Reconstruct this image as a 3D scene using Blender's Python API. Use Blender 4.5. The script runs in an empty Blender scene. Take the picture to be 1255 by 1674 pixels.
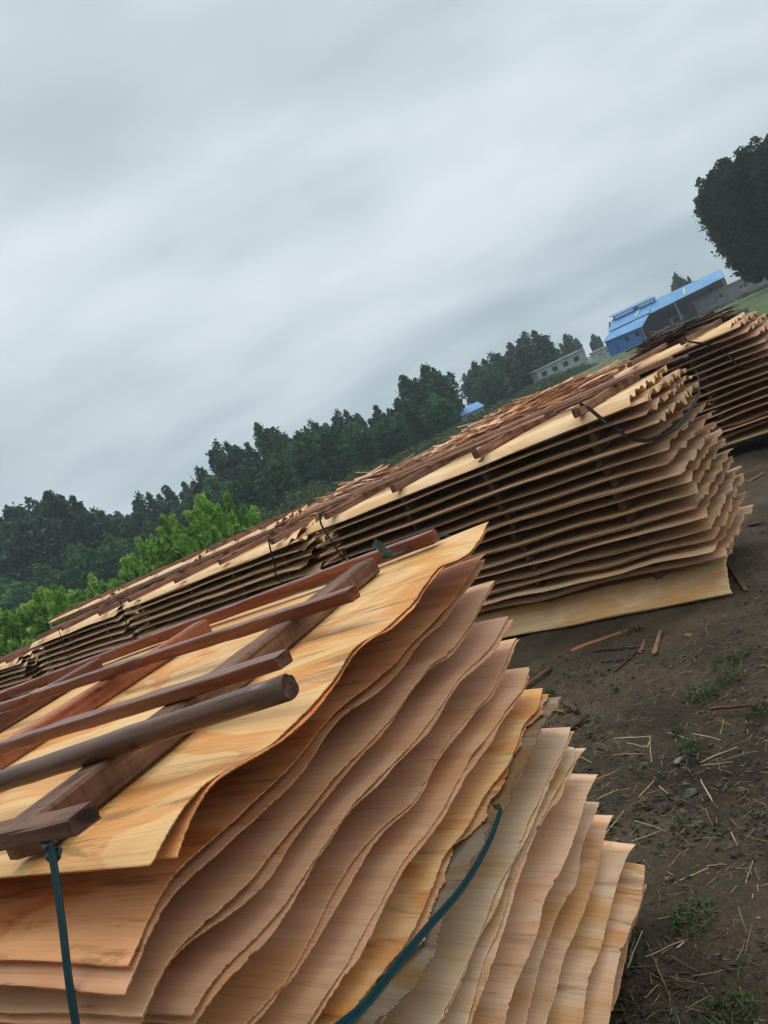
import bpy, math, random
import numpy as np
from mathutils import Vector, Matrix

# ------------------------------------------------------------------ camera, sky, sun, exposure
SC = bpy.context.scene
COL = SC.collection
FPX = 1257.0
ROLL = math.radians(25.0)
PITCH = math.atan(90 / 1257.0)
EYE = 1.6
cr, sr = math.cos(ROLL), math.sin(ROLL)
FW = np.array([0, math.cos(PITCH), -math.sin(PITCH)])
UPV = np.array([0, math.sin(PITCH), math.cos(PITCH)])
RT = np.array([1.0, 0, 0])
cam_x = RT * cr - UPV * sr
cam_y = RT * sr + UPV * cr
cd = bpy.data.cameras.new('camera')
cam = bpy.data.objects.new('camera', cd)
COL.objects.link(cam)
m = Matrix.Identity(4)
for i in range(3):
    m[i][0] = cam_x[i]; m[i][1] = cam_y[i]; m[i][2] = -FW[i]
m[0][3] = 0; m[1][3] = 0; m[2][3] = EYE
cam.matrix_world = m
cd.lens = FPX / 1674 * 36
cd.sensor_width = 36
cd.sensor_fit = 'AUTO'
cd.clip_start = 0.02
cd.clip_end = 3000
SC.camera = cam

SC.view_settings.view_transform = 'Standard'
SC.view_settings.look = 'None'
SC.view_settings.exposure = 0.0
SC.view_settings.gamma = 1.0
SC.render.engine = 'CYCLES'
SC.cycles.volume_bounces = 0
SC.cycles.max_bounces = 6
SC.cycles.diffuse_bounces = 2

SUN_EL, SUN_AZ = 58.0, 338.0      # azimuth the light comes from, clockwise from +Y


class NT:
    """tiny node tree helper"""
    def __init__(s, tree):
        s.t = tree; s.n = tree.nodes; s.l = tree.links
        s.n.clear()

    def new(s, typ, **kw):
        o = s.n.new(typ)
        for k, v in kw.items():
            if k.startswith('i_'):
                key = k[2:]
                key = int(key) if key.isdigit() else key.replace('_', ' ')
                s.inp(o, key, v)
            else:
                setattr(o, k, v)
        return o

    def inp(s, o, key, v):
        if isinstance(v, bpy.types.NodeSocket):
            s.l.new(v, o.inputs[key])
        else:
            o.inputs[key].default_value = v

    def mapping(s, vec, scale=(1, 1, 1), loc=(0, 0, 0), rot=(0, 0, 0)):
        o = s.new('ShaderNodeMapping')
        s.inp(o, 'Vector', vec); s.inp(o, 'Scale', scale); s.inp(o, 'Rotation', rot)
        s.inp(o, 'Location', loc)
        return o.outputs[0]

    def noise(s, vec, scale=5, detail=3, rough=.55, dist=0.0, out=0):
        o = s.new('ShaderNodeTexNoise')
        s.inp(o, 'Vector', vec); s.inp(o, 'Scale', scale); s.inp(o, 'Detail', detail)
        s.inp(o, 'Roughness', rough); s.inp(o, 'Distortion', dist)
        return o.outputs[out]

    def ramp(s, fac, stops, interp='LINEAR'):
        o = s.new('ShaderNodeValToRGB')
        e = o.color_ramp.elements
        o.color_ramp.interpolation = interp
        while len(e) > 1: e.remove(e[-1])
        for i, (p, c) in enumerate(stops):
            if i == 0: el = e[0]; el.position = p
            else: el = e.new(p)
            if isinstance(c, (int, float)): c = (c, c, c)
            el.color = tuple(c) + (1,)
        s.inp(o, 0, fac)
        return o.outputs[0]

    def mix(s, a, b, fac, blend='MIX'):
        o = s.new('ShaderNodeMix', data_type='RGBA', blend_type=blend)
        s.inp(o, 0, fac)
        for k, v in ((6, a), (7, b)):
            if isinstance(v, tuple) and len(v) == 3: v = v + (1,)
            s.inp(o, k, v)
        return o.outputs[2]

    def math(s, op, a, b=0.0, clamp=False):
        o = s.new('ShaderNodeMath', operation=op, use_clamp=clamp)
        s.inp(o, 0, a); s.inp(o, 1, b)
        return o.outputs[0]

    def mapr(s, v, a, b, c=0, d=1, typ='SMOOTHSTEP'):
        o = s.new('ShaderNodeMapRange', interpolation_type=typ)
        for k, x in enumerate((v, a, b, c, d)): s.inp(o, k, x)
        return o.outputs[0]


world = bpy.data.worlds.new('World')
SC.world = world
world.use_nodes = True
w = NT(world.node_tree)
sky = w.new('ShaderNodeTexSky', sky_type='NISHITA')
sky.sun_disc = False
sky.sun_elevation = math.radians(SUN_EL)
sky.sun_rotation = math.radians(SUN_AZ)
tc = w.new('ShaderNodeTexCoord')
dirv = tc.outputs['Generated']
sep = w.new('ShaderNodeSeparateXYZ'); w.inp(sep, 0, dirv)
zz = sep.outputs[2]
# flat cloud deck: project the direction on a plane above, so the clouds shrink towards the horizon
den = w.math('ADD', w.math('MAXIMUM', zz, 0.0), 0.34)
px_ = w.math('DIVIDE', sep.outputs[0], den)
py_ = w.math('DIVIDE', sep.outputs[1], den)
cmb = w.new('ShaderNodeCombineXYZ'); w.inp(cmb, 0, px_); w.inp(cmb, 1, py_)
pv = w.mapping(cmb.outputs[0], scale=(0.9, 1.15, 1), loc=(3.1, 7.4, 0), rot=(0, 0, 0.12))
n1 = w.noise(pv, 1.15, 3, .45, .2)
n2 = w.noise(w.mapping(cmb.outputs[0], scale=(1.0, 1.6, 1), loc=(11.0, 2.3, 0)), 2.6, 3, .45, .1)
nn = w.math('ADD', w.math('MULTIPLY', n1, .7), w.math('MULTIPLY', n2, .3))
cloud = w.ramp(nn, [(.36, (5.2, 6.0, 6.4)), (.44, (6.0, 6.85, 7.25)), (.51, (7.1, 7.9, 8.3)), (.60, (8.2, 8.9, 9.2))])
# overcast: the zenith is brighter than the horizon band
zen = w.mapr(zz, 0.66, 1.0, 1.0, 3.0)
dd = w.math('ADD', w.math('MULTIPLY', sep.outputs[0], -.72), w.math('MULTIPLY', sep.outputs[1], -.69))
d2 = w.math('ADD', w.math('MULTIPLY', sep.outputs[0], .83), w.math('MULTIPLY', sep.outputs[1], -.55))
behind = w.math('MULTIPLY', w.mapr(dd, 0.05, .75, 1.0, .45), w.mapr(d2, .15, .75, 1.0, 1.5))  # unseen sky shaped to light the stacks: dimmer behind-left, brighter at right
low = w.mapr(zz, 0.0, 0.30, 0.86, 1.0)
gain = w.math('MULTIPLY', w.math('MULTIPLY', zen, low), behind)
lowc = w.ramp(w.mapr(zz, 0.0, 0.22), [(0, (.92, .98, 1.02)), (1, (1, 1, 1))])
c2 = w.mix(cloud, lowc, 1.0, 'MULTIPLY')
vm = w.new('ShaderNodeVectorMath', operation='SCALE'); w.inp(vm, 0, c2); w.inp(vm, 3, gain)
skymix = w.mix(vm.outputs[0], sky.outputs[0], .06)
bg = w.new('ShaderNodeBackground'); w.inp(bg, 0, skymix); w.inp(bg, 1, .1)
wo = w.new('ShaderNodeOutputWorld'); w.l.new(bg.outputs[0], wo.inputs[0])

sd = bpy.data.lights.new('sun', 'SUN')
sd.energy = 1.0; sd.angle = math.radians(22); sd.color = (1.0, .95, .87)
sun = bpy.data.objects.new('sun', sd); COL.objects.link(sun)
az, el = math.radians(SUN_AZ), math.radians(SUN_EL)
sdir = Vector((math.sin(az) * math.cos(el), math.cos(az) * math.cos(el), math.sin(el)))
sun.rotation_euler = sdir.to_track_quat('Z', 'Y').to_euler()


def at(x, y, Y):
    """world point seen at photo pixel (x, y) at forward distance Y"""
    dx, dy = x - 627.5, y - 837
    d = FW * FPX + RT * (dx * cr - dy * sr) - UPV * (dx * sr + dy * cr)
    return d * (Y / d[1]) + np.array([0, 0, EYE])


RNG = np.random.default_rng(7)
random.seed(7)

# ------------------------------------------------------------------ materials
def principled(name, col_fn, rough=.75, bump_fn=None, bump=.3, bdist=.002, spec=.3, sheen=0):
    mt = bpy.data.materials.new(name); mt.use_nodes = True
    t = NT(mt.node_tree)
    out = t.new('ShaderNodeOutputMaterial')
    p = t.new('ShaderNodeBsdfPrincipled')
    t.l.new(p.outputs[0], out.inputs[0])
    c = col_fn(t)
    if isinstance(c, tuple): c = c[:3] + (1,)
    t.inp(p, 'Base Color', c)
    r = rough(t) if callable(rough) else rough
    t.inp(p, 'Roughness', r)
    t.inp(p, 'Specular IOR Level', spec)
    if bump_fn:
        b = t.new('ShaderNodeBump'); t.inp(b, 'Height', bump_fn(t)); t.inp(b, 'Strength', bump); t.inp(b, 'Distance', bdist)
        t.l.new(b.outputs[0], p.inputs['Normal'])
    return mt


def objcoord(t, rnd=True):
    tc = t.new('ShaderNodeTexCoord')
    v = tc.outputs['Object']
    if rnd:
        oi = t.new('ShaderNodeObjectInfo')
        vm = t.new('ShaderNodeVectorMath', operation='MULTIPLY_ADD')
        cb = t.new('ShaderNodeCombineXYZ')
        for k in range(3): t.inp(cb, k, oi.outputs['Random'])
        t.inp(vm, 0, cb.outputs[0]); t.inp(vm, 1, (37.0, 91.0, 53.0)); t.inp(vm, 2, v)
        v = vm.outputs[0]
    return v


def oalpha(t):
    return t.new('ShaderNodeObjectInfo').outputs['Alpha']


def ocol(t):
    return t.new('ShaderNodeObjectInfo').outputs['Color']


def veneer_col(t):
    v = objcoord(t)
    al = oalpha(t)          # how strongly figured the sheet is
    big = t.noise(t.mapping(v, (1.1, 2.3, 1)), 1.0, 3, .5, 1.1)
    plain = t.ramp(big, [(.32, (.60, .42, .29)), (.5, (.66, .48, .345)), (.68, (.62, .43, .28))])
    rich = t.ramp(big, [(.32, (.62, .40, .23)), (.44, (.72, .55, .40)), (.52, (.76, .61, .48)), (.58, (.66, .42, .20)), (.66, (.62, .34, .13)), (.76, (.72, .54, .36))])
    c = t.mix(plain, rich, al)
    # growth figure: sharp edged bands of orange heartwood
    fig = t.noise(t.mapping(v, (1.0, 3.0, 1), loc=(5, 3, 0)), 1.5, 2, .4, 1.2)
    fm = t.ramp(fig, [(.50, 0), (.525, 1), (.60, .75), (.67, 0)])
    c = t.mix(c, (.64, .30, .105), t.math('MULTIPLY', t.math('MULTIPLY', fm, t.math('ADD', t.math('MULTIPLY', al, .65), .08)), t.mapr(t.noise(v, 1.1, 1), .40, .55)))
    # grain lines of the peeled log: distorted rings
    wv = t.new('ShaderNodeTexWave', wave_type='BANDS', bands_direction='Y', wave_profile='SAW')
    t.inp(wv, 'Vector', t.mapping(v, (.35, 1, 1))); t.inp(wv, 'Scale', 9.0); t.inp(wv, 'Distortion', 5.0); t.inp(wv, 'Detail', 3.0); t.inp(wv, 'Detail Scale', .8)
    c = t.mix(c, t.ramp(wv.outputs[0], [(0, (.90, .84, .78)), (.5, (1.02, 1.02, 1.02)), (1, (1.06, 1.06, 1.05))]), .4, 'MULTIPLY')
    st = t.noise(t.mapping(v, (1.6, 22, 1)), 1.0, 5, .62, .3)
    c = t.mix(c, t.ramp(st, [(.27, (.66, .58, .50)), (.45, (1, 1, 1)), (.72, (1.10, 1.08, 1.05))]), t.math('ADD', t.math('MULTIPLY', al, .3), .22), 'MULTIPLY')
    fine = t.noise(t.mapping(v, (5, 300, 1)), 1.0, 4, .65)
    c = t.mix(c, t.ramp(fine, [(.34, (.62, .56, .50)), (.48, (.98, .98, .98)), (.68, (1.14, 1.13, 1.12))]), .38, 'MULTIPLY')
    # dark sap stains stretched along the grain
    stn = t.noise(t.mapping(v, (2.4, 24, 1), loc=(9, 2, 1)), 1.0, 6, .72, .4)
    msk = t.noise(t.mapping(v, (1.0, 2.0, 1), loc=(2, 8, 1)), 1.0, 1, .5)
    sm = t.math('MULTIPLY', t.mapr(stn, .52, .64), t.mapr(msk, .38, .54))
    c = t.mix(c, (.20, .135, .085), t.math('MULTIPLY', sm, t.math('ADD', t.math('MULTIPLY', al, .6), .10)))
    # little dark flecks
    fl = t.noise(t.mapping(v, (14, 150, 1)), 1.0, 2, .5)
    c = t.mix(c, (.22, .12, .06), t.math('MULTIPLY', t.mapr(fl, .68, .75), .55))
    # knots
    vo = t.new('ShaderNodeTexVoronoi'); t.inp(vo, 'Vector', t.mapping(v, (1.6, 3.2, 1))); t.inp(vo, 'Scale', 1.0)
    kd = t.math('ADD', vo.outputs['Distance'], t.math('MULTIPLY', t.math('SUBTRACT', t.noise(v, 30, 2), .5), .03))
    kn = t.mapr(kd, .008, .028, 1, 0)
    c = t.mix(c, (.27, .12, .05), t.math('MULTIPLY', kn, .7))
    return t.mix(c, ocol(t), 1.0, 'MULTIPLY')


def veneer_bump(t):
    v = objcoord(t)
    a = t.noise(t.mapping(v, (9, 260, 1)), 1.0, 3, .6)
    b = t.noise(t.mapping(v, (3, 9, 1)), 1.0, 3, .5)
    return t.math('ADD', a, t.math('MULTIPLY', b, 1.5))


M_VEN = principled('veneer', veneer_col, rough=.62, bump_fn=veneer_bump, bump=.35, bdist=.0012, spec=.28)


def vedge_col(t):
    v = objcoord(t)
    n = t.noise(t.mapping(v, (14, 160, 120)), 1.0, 2, .7)
    c = t.ramp(n, [(.3, (.20, .085, .035)), (.5, (.46, .26, .12)), (.7, (.66, .47, .28))])
    return t.mix(c, ocol(t), .8, 'MULTIPLY')


M_VEDGE = principled('veneer_cut_edge', vedge_col, rough=.95, spec=.1)


def timber(name, c0, c1, c2, rough=.7, sawn=.5, spec=.3):
    def cf(t):
        v = objcoord(t)
        st = t.noise(t.mapping(v, (3.0, 45, 45)), 1.0, 5, .6, .3)
        c = t.ramp(st, [(.28, c0), (.5, c1), (.74, c2)])
        bl = t.noise(t.mapping(v, (2.5, 6, 6)), 1.0, 3, .5)
        c = t.mix(c, t.ramp(bl, [(.3, .6), (.6, 1.05)]), .8, 'MULTIPLY')
        sw = t.noise(t.mapping(v, (95, 2.5, 2.5)), 1.0, 4, .75)
        c = t.mix(c, t.ramp(sw, [(.36, .35), (.46, .9), (.62, 1.15)]), sawn, 'MULTIPLY')
        kn = t.noise(t.mapping(v, (9, 22, 22)), 1.0, 1, .4)
        c = t.mix(c, (.015, .009, .006), t.math('MULTIPLY', t.mapr(kn, .68, .76), .8))
        ck = t.noise(t.mapping(v, (1.6, 120, 120)), 1.0, 3, .6)
        c = t.mix(c, (.012, .008, .006), t.math('MULTIPLY', t.mapr(ck, .64, .70), .7))
        return t.mix(c, ocol(t), 1.0, 'MULTIPLY')

    def bf(t):
        v = objcoord(t)
        return t.math('ADD', t.noise(t.mapping(v, (5, 130, 130)), 1.0, 3, .6), t.math('MULTIPLY', t.noise(t.mapping(v, (95, 2.5, 2.5)), 1.0, 4, .75), sawn * 2.5))
    return principled(name, cf, rough=rough, bump_fn=bf, bump=.5, bdist=.002, spec=spec)


M_BROWN = timber('weathered_timber', (.045, .026, .018), (.11, .065, .043), (.19, .13, .09), sawn=.6)
M_RED = timber('wet_red_timber', (.065, .018, .009), (.165, .052, .024), (.26, .10, .052), rough=.32, sawn=.15, spec=.45)
M_ORANGE = timber('orange_timber', (.13, .04, .018), (.27, .088, .038), (.36, .14, .07), rough=.6, sawn=.35)
M_POLE = timber('wet_dark_pole', (.05, .026, .018), (.13, .068, .044), (.22, .125, .085), rough=.36, sawn=.1, spec=.38)
M_SPACER = timber('spacer_timber', (.05, .03, .018), (.12, .075, .045), (.20, .13, .08), sawn=.3)
M_SCRAP = timber('veneer_scrap', (.30, .18, .11), (.56, .37, .26), (.72, .52, .39), rough=.8, sawn=.1)

M_STRAP = principled('teal_strap', lambda t: t.mix((.006, .036, .046), (.014, .078, .090), t.noise(t.mapping(objcoord(t), (3, 60, 60)), 1, 3)), rough=.4,
                     bump_fn=lambda t: t.noise(t.mapping(objcoord(t), (8, 300, 300)), 1, 2), bump=.4, bdist=.001, spec=.5)
M_BSTRAP = principled('black_strap', lambda t: t.mix((.010, .011, .011), (.03, .03, .03), t.noise(objcoord(t), 30, 3)), rough=.55)


def ground_col(t):
    tc = t.new('ShaderNodeTexCoord'); v = tc.outputs['Object']
    a = t.noise(v, 2.2, 6, .62, .3)
    c = t.ramp(a, [(.28, (.038, .027, .017)), (.45, (.062, .044, .027)), (.58, (.085, .061, .038)), (.75, (.12, .090, .058))])
    f = t.noise(v, 55, 5, .7)
    c = t.mix(c, t.ramp(f, [(.3, .55), (.5, 1.0), (.72, 1.6)]), .85, 'MULTIPLY')
    dm = t.noise(v, .75, 3, .55, .6)
    c = t.mix(c, t.ramp(dm, [(.36, .58), (.5, .95), (.62, 1.18)]), .9, 'MULTIPLY')
    # reddish bark dust and pale grit
    rd = t.noise(v, 5.0, 4, .6)
    c = t.mix(c, (.085, .042, .024), t.math('MULTIPLY', t.mapr(rd, .56, .70), .55))
    g = t.noise(v, 130, 2, .5)
    c = t.mix(c, (.19, .17, .14), t.math('MULTIPLY', t.mapr(g, .70, .78), .5))
    # the grass field: grows beyond the yard
    sp = t.new('ShaderNodeSeparateXYZ'); t.inp(sp, 0, v)
    off = t.math('ADD', t.math('MULTIPLY', t.math('SUBTRACT', sp.outputs[0], 1.6), .677), t.math('MULTIPLY', t.math('SUBTRACT', sp.outputs[1], 4.28), .736))
    wob = t.math('MULTIPLY', t.math('SUBTRACT', t.noise(v, .16, 4, .6), .5), 14)
    mk = t.mapr(t.math('ADD', off, wob), 10.5, 13.5)
    gn = t.noise(v, .9, 5, .6)
    gc = t.ramp(gn, [(.3, (.045, .070, .022)), (.5, (.075, .11, .034)), (.7, (.12, .14, .055))])
    gc = t.mix(gc, t.ramp(t.noise(v, 22, 4, .7), [(.3, .55), (.7, 1.4)]), .8, 'MULTIPLY')
    bare = t.mapr(t.noise(v, .22, 3, .55), .55, .66)
    gc = t.mix(gc, (.075, .055, .038), t.math('MULTIPLY', bare, .6))
    return t.mix(c, gc, mk)


def ground_bump(t):
    v = t.new('ShaderNodeTexCoord').outputs['Object']
    return t.math('ADD', t.noise(v, 60, 5, .7), t.math('MULTIPLY', t.noise(v, 9, 4, .6), 2.5))


M_GROUND = principled('mud', ground_col, rough=lambda t: t.mapr(t.noise(t.new('ShaderNodeTexCoord').outputs['Object'], 3, 3), .35, .65, .62, .95), bump_fn=ground_bump, bump=.7, bdist=.02, spec=.22)


def leafmat(name, stops, nscale, rough=.6):
    def cf(t):
        v = objcoord(t)
        n = t.noise(v, nscale, 3, .6)
        f = t.noise(v, nscale * 14, 2, .6)
        c = t.ramp(n, stops)
        c = t.mix(c, t.ramp(f, [(.3, .6), (.7, 1.5)]), .8, 'MULTIPLY')
        return t.mix(c, ocol(t), 1.0, 'MULTIPLY')
    mt = principled(name, cf, rough=rough, spec=.2)
    # leaves let some light through
    t = NT.__new__(NT); t.t = mt.node_tree; t.n = t.t.nodes; t.l = t.t.links
    p = [x for x in t.n if x.type == 'BSDF_PRINCIPLED'][0]
    out = [x for x in t.n if x.type == 'OUTPUT_MATERIAL'][0]
    tr = t.n.new('ShaderNodeBsdfTranslucent'); t.l.new(p.inputs['Base Color'].links[0].from_socket, tr.inputs[0])
    mx = t.n.new('ShaderNodeMixShader'); mx.inputs[0].default_value = .3
    t.l.new(p.outputs[0], mx.inputs[1]); t.l.new(tr.outputs[0], mx.inputs[2]); t.l.new(mx.outputs[0], out.inputs[0])
    return mt


M_POPLAR = leafmat('poplar_leaves', [(.3, (.036, .072, .036)), (.5, (.064, .120, .058)), (.72, (.115, .19, .09))], .6)
M_WILLOW = leafmat('bright_leaves', [(.3, (.12, .23, .04)), (.5, (.25, .42, .07)), (.72, (.42, .60, .13))], 1.6)
M_WEED = leafmat('weed_leaves', [(.3, (.040, .062, .022)), (.5, (.065, .098, .030)), (.72, (.10, .135, .045))], .5)
M_GRASS = leafmat('grass_blades', [(.3, (.03, .06, .018)), (.5, (.055, .095, .03)), (.72, (.11, .13, .05))], 8)
M_BARK = principled('bark', lambda t: t.mix((.03, .026, .022), (.10, .09, .075), t.noise(t.mapping(objcoord(t), (8, 8, 2)), 1.5, 4)), rough=.9)
M_STRAW = principled('straw', lambda t: t.mix(t.ramp(t.noise(objcoord(t), 12, 3), [(.3, (.20, .15, .085)), (.7, (.50, .40, .25))]), ocol(t), 1.0, 'MULTIPLY'), rough=.7)
M_STONE = principled('stone', lambda t: t.mix(t.ramp(t.noise(objcoord(t), 14, 5, .65), [(.3, (.045, .038, .032)), (.7, (.13, .115, .10))]), ocol(t), 1.0, 'MULTIPLY'), rough=.85,
                     bump_fn=lambda t: t.noise(objcoord(t), 50, 4), bump=.5, bdist=.004)


# ------------------------------------------------------------------ mesh helpers
def mesh_np(name, V, F, mats, midx=None, smooth=True):
    """V (n,3); F (k,4) quads (or list of such arrays)"""
    me = bpy.data.meshes.new(name)
    V = np.asarray(V, dtype=np.float32); F = np.asarray(F, dtype=np.int32)
    me.vertices.add(len(V)); me.vertices.foreach_set('co', V.ravel())
    k = F.shape[1]
    me.loops.add(F.size); me.loops.foreach_set('vertex_index', F.ravel())
    me.polygons.add(len(F))
    me.polygons.foreach_set('loop_start', np.arange(0, F.size, k, dtype=np.int32))
    me.polygons.foreach_set('loop_total', np.full(len(F), k, dtype=np.int32))
    for mm in (mats if isinstance(mats, (list, tuple)) else [mats]): me.materials.append(mm)
    if midx is not None: me.polygons.foreach_set('material_index', np.asarray(midx, dtype=np.int32))
    me.update(calc_edges=True)
    me.polygons.foreach_set('use_smooth', np.full(len(F), bool(smooth)))
    me.validate()
    return me


def link(name, me, parent=None, label=None, cat=None, group=None, kind=None, color=None, mw=None):
    o = bpy.data.objects.new(name, me)
    COL.objects.link(o)
    if parent: o.parent = parent
    if label: o['label'] = label
    if cat: o['category'] = cat
    if group: o['group'] = group
    if kind: o['kind'] = kind
    if color is not None: o.color = tuple(color[:3]) + (color[3] if len(color) > 3 else 1,)
    if mw is not None: o.matrix_world = mw
    return o


def frame(ox, oy, ang, oz=0.0):
    return Matrix.Translation((ox, oy, oz)) @ Matrix.Rotation(ang, 4, 'Z')


class MB:
    def __init__(s): s.V = []; s.F = []; s.MI = []; s.n = 0

    def add(s, V, F, mi=0):
        V = np.asarray(V, float); F = np.asarray(F, int)
        s.V.append(V); s.F.append(F + s.n); s.n += len(V); s.MI.append(np.full(len(F), mi))

    def box(s, a, b, mi=0):
        (x0, y0, z0), (x1, y1, z1) = a, b
        V = [(x0, y0, z0), (x1, y0, z0), (x1, y1, z0), (x0, y1, z0), (x0, y0, z1), (x1, y0, z1), (x1, y1, z1), (x0, y1, z1)]
        s.add(V, [(0, 3, 2, 1), (4, 5, 6, 7), (0, 1, 5, 4), (1, 2, 6, 5), (2, 3, 7, 6), (3, 0, 4, 7)], mi)

    def quad(s, p, mi=0): s.add(p, [(0, 1, 2, 3)], mi)

    def hexa(s, p, mi=0):
        s.add(p, [(0, 3, 2, 1), (4, 5, 6, 7), (0, 1, 5, 4), (1, 2, 6, 5), (2, 3, 7, 6), (3, 0, 4, 7)], mi)

    def mesh(s, name, mats, smooth=False):
        return mesh_np(name, np.vstack(s.V), np.vstack(s.F), mats, np.concatenate(s.MI), smooth)


def bar_mesh(name, L, w, h, mat, round_=False, bend=(0, 0), taper=1.0, rough=.0012, seed=0, nseg=None):
    """a batten or pole along local +X from 0 to L, standing on z=0; bevelled, slightly warped, with closed ends"""
    r = np.random.default_rng(seed)
    n = nseg or max(6, int(L / .06))
    if round_:
        k = 18; th = np.linspace(0, 2 * np.pi, k, endpoint=False)
        prof = np.c_[np.cos(th) * w / 2, np.sin(th) * h / 2 + h / 2]
    else:
        b = min(w, h) * .10
        prof = np.array([(-w/2+b, 0), (w/2-b, 0), (w/2, b), (w/2, h-b), (w/2-b, h), (-w/2+b, h), (-w/2, h-b), (-w/2, b)])
        k = 8
    xs = np.linspace(0, L, n)
    ph = r.uniform(0, 6, 6)
    V = []
    for i, x in enumerate(xs):
        u = x / L
        sc = 1 + (taper - 1) * u + (.05 * math.sin(5 * x + ph[0]) if round_ else 0)
        oy = bend[0] * 4 * u * (1 - u) + .3 * rough * math.sin(9 * x + ph[1])
        oz = bend[1] * 4 * u * (1 - u) + .3 * rough * math.sin(7 * x + ph[2])
        P = prof.copy(); P[:, 1] = (P[:, 1] - h / 2) * sc + h / 2; P[:, 0] *= sc
        P += r.normal(0, rough * .5, P.shape)
        xx = np.full(k, x)
        if i in (0, n - 1): xx = xx + r.normal(0, rough * (.5 if round_ else 1.5), k)
        V.append(np.c_[xx, P[:, 0] + oy, P[:, 1] + oz])
    V = np.vstack(V)
    F = []
    for i in range(n - 1):
        for j in range(k):
            F.append((i*k+j, i*k+(j+1) % k, (i+1)*k+(j+1) % k, (i+1)*k+j))
    me = bpy.data.meshes.new(name)
    faces = [tuple(reversed(f)) for f in F]
    faces.append(tuple(range(k))); faces.append(tuple(reversed(range((n-1)*k, n*k))))
    me.from_pydata([tuple(v) for v in V], [], faces)
    me.materials.append(mat)
    if round_:
        for p in me.polygons[:len(F)]: p.use_smooth = True
    me.update()
    return me


def bar(name, p0, p1, w, h, mat, **kw):
    """bar whose underside centre line runs from p0 to p1"""
    meta = {k: kw.pop(k) for k in ('label', 'cat', 'group', 'color', 'parent') if k in kw}
    p0, p1 = Vector(p0), Vector(p1)
    d = p1 - p0
    me = bar_mesh(name, d.length, w, h, mat, **kw)
    X = d.normalized(); Yv = Vector((0, 0, 1)).cross(X).normalized(); Z = X.cross(Yv)
    mw = Matrix(((X.x, Yv.x, Z.x, p0.x), (X.y, Yv.y, Z.y, p0.y), (X.z, Yv.z, Z.z, p0.z), (0, 0, 0, 1)))
    return link(name, me, mw=mw, **meta)


def ribbon(name, pts, width, mat, side=None, thick=.0012, res=10, fold=0.0, **meta):
    """flat strap through pts; `side` = width direction(s)"""
    P = np.array(pts, float); n = len(P)
    # catmull rom
    Q = []; S = []
    W = np.array(side, float); W = np.tile(W, (n, 1)) if W.ndim == 1 else W
    for i in range(n - 1):
        p0, p1, p2, p3 = P[max(i-1, 0)], P[i], P[i+1], P[min(i+2, n-1)]
        for u in np.linspace(0, 1, res, endpoint=(i == n-2)):
            Q.append(.5 * ((2*p1) + (p2-p0)*u + (2*p0-5*p1+4*p2-p3)*u*u + (-p0+3*p1-3*p2+p3)*u**3))
            S.append(W[i]*(1-u) + W[i+1]*u)
    Q = np.array(Q); S = np.array(S); N = len(Q)
    T = np.gradient(Q, axis=0); T /= np.linalg.norm(T, axis=1)[:, None]
    S = S - (S * T).sum(1)[:, None] * T; S /= np.linalg.norm(S, axis=1)[:, None]
    Nn = np.cross(T, S)
    prof = [(-.5, 0), (-.18, fold), (.18, -fold * .4), (.5, 0)]
    ring = [(a*width, b + thick/2) for a, b in prof] + [(a*width, b - thick/2) for a, b in reversed(prof)]
    k = len(ring); V = []
    for a, b in ring: V.append(Q + S * a + Nn * b)
    V = np.stack(V, 1).reshape(-1, 3)
    F = [(i*k+j, i*k+(j+1) % k, (i+1)*k+(j+1) % k, (i+1)*k+j) for i in range(N-1) for j in range(k)]
    F += [(0, 1, k-2, k-1), (1, 2, k-3, k-2), (2, 3, k-4, k-3)]
    o = (N-1)*k
    F += [(o+k-1, o+k-2, o+1, o), (o+k-2, o+k-3, o+2, o+1), (o+k-3, o+k-4, o+3, o+2)]
    c = Q.mean(0)
    me = mesh_np(name, V - c, F, mat, smooth=False)
    return link(name, me, mw=Matrix.Translation(Vector(c)), **meta)


def smooth1(a, sd):
    k = int(sd * 4) + 1
    x = np.arange(-k, k + 1); g = np.exp(-.5 * (x / sd) ** 2); g /= g.sum()
    return np.convolve(np.pad(a, k, mode='edge'), g, 'valid')


def snoise(n, sd, amp, rng):
    a = smooth1(rng.normal(0, 1, n + 8), sd)[:n]
    return a / (a.std() + 1e-9) * amp


def sheet(name, mw, X, Y, Z, th, color, label, cat, group, parent=None, mat2=None):
    """thin sheet: X, Y, Z are (nx, ny) arrays of the top skin; closed with rims.  column i=0 is the cut end"""
    nx, ny = Z.shape
    top = np.stack([X, Y, Z], -1).reshape(-1, 3)
    bot = top.copy(); bot[:, 2] -= th
    V = np.vstack([top, bot]); N = nx * ny
    I = np.arange(N).reshape(nx, ny)
    a, b, c, d = I[:-1, :-1], I[1:, :-1], I[1:, 1:], I[:-1, 1:]
    Ft = np.stack([a, d, c, b], -1).reshape(-1, 4)
    Fb = np.stack([a, b, c, d], -1).reshape(-1, 4) + N
    def rim(L, flip):
        p, q = L[:-1], L[1:]
        r = np.stack([p, q, q + N, p + N], -1)
        return r[:, ::-1] if flip else r
    R = np.vstack([rim(I[0], True), rim(I[-1], False), rim(I[:, 0], False), rim(I[:, -1], True)])
    F = np.vstack([Ft, Fb, R])
    mi = np.r_[np.zeros(len(Ft) + len(Fb)), np.ones(len(R))]
    me = mesh_np(name, V, F, [M_VEN, M_VEDGE], mi)
    # flat shading on the rims keeps the cut edge crisp
    fl = np.r_[np.ones(len(Ft) + len(Fb), bool), np.zeros(len(R), bool)]
    me.polygons.foreach_set('use_smooth', fl)
    return link(name, me, label=label, cat=cat, group=group, color=color, mw=mw, parent=parent)


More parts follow.
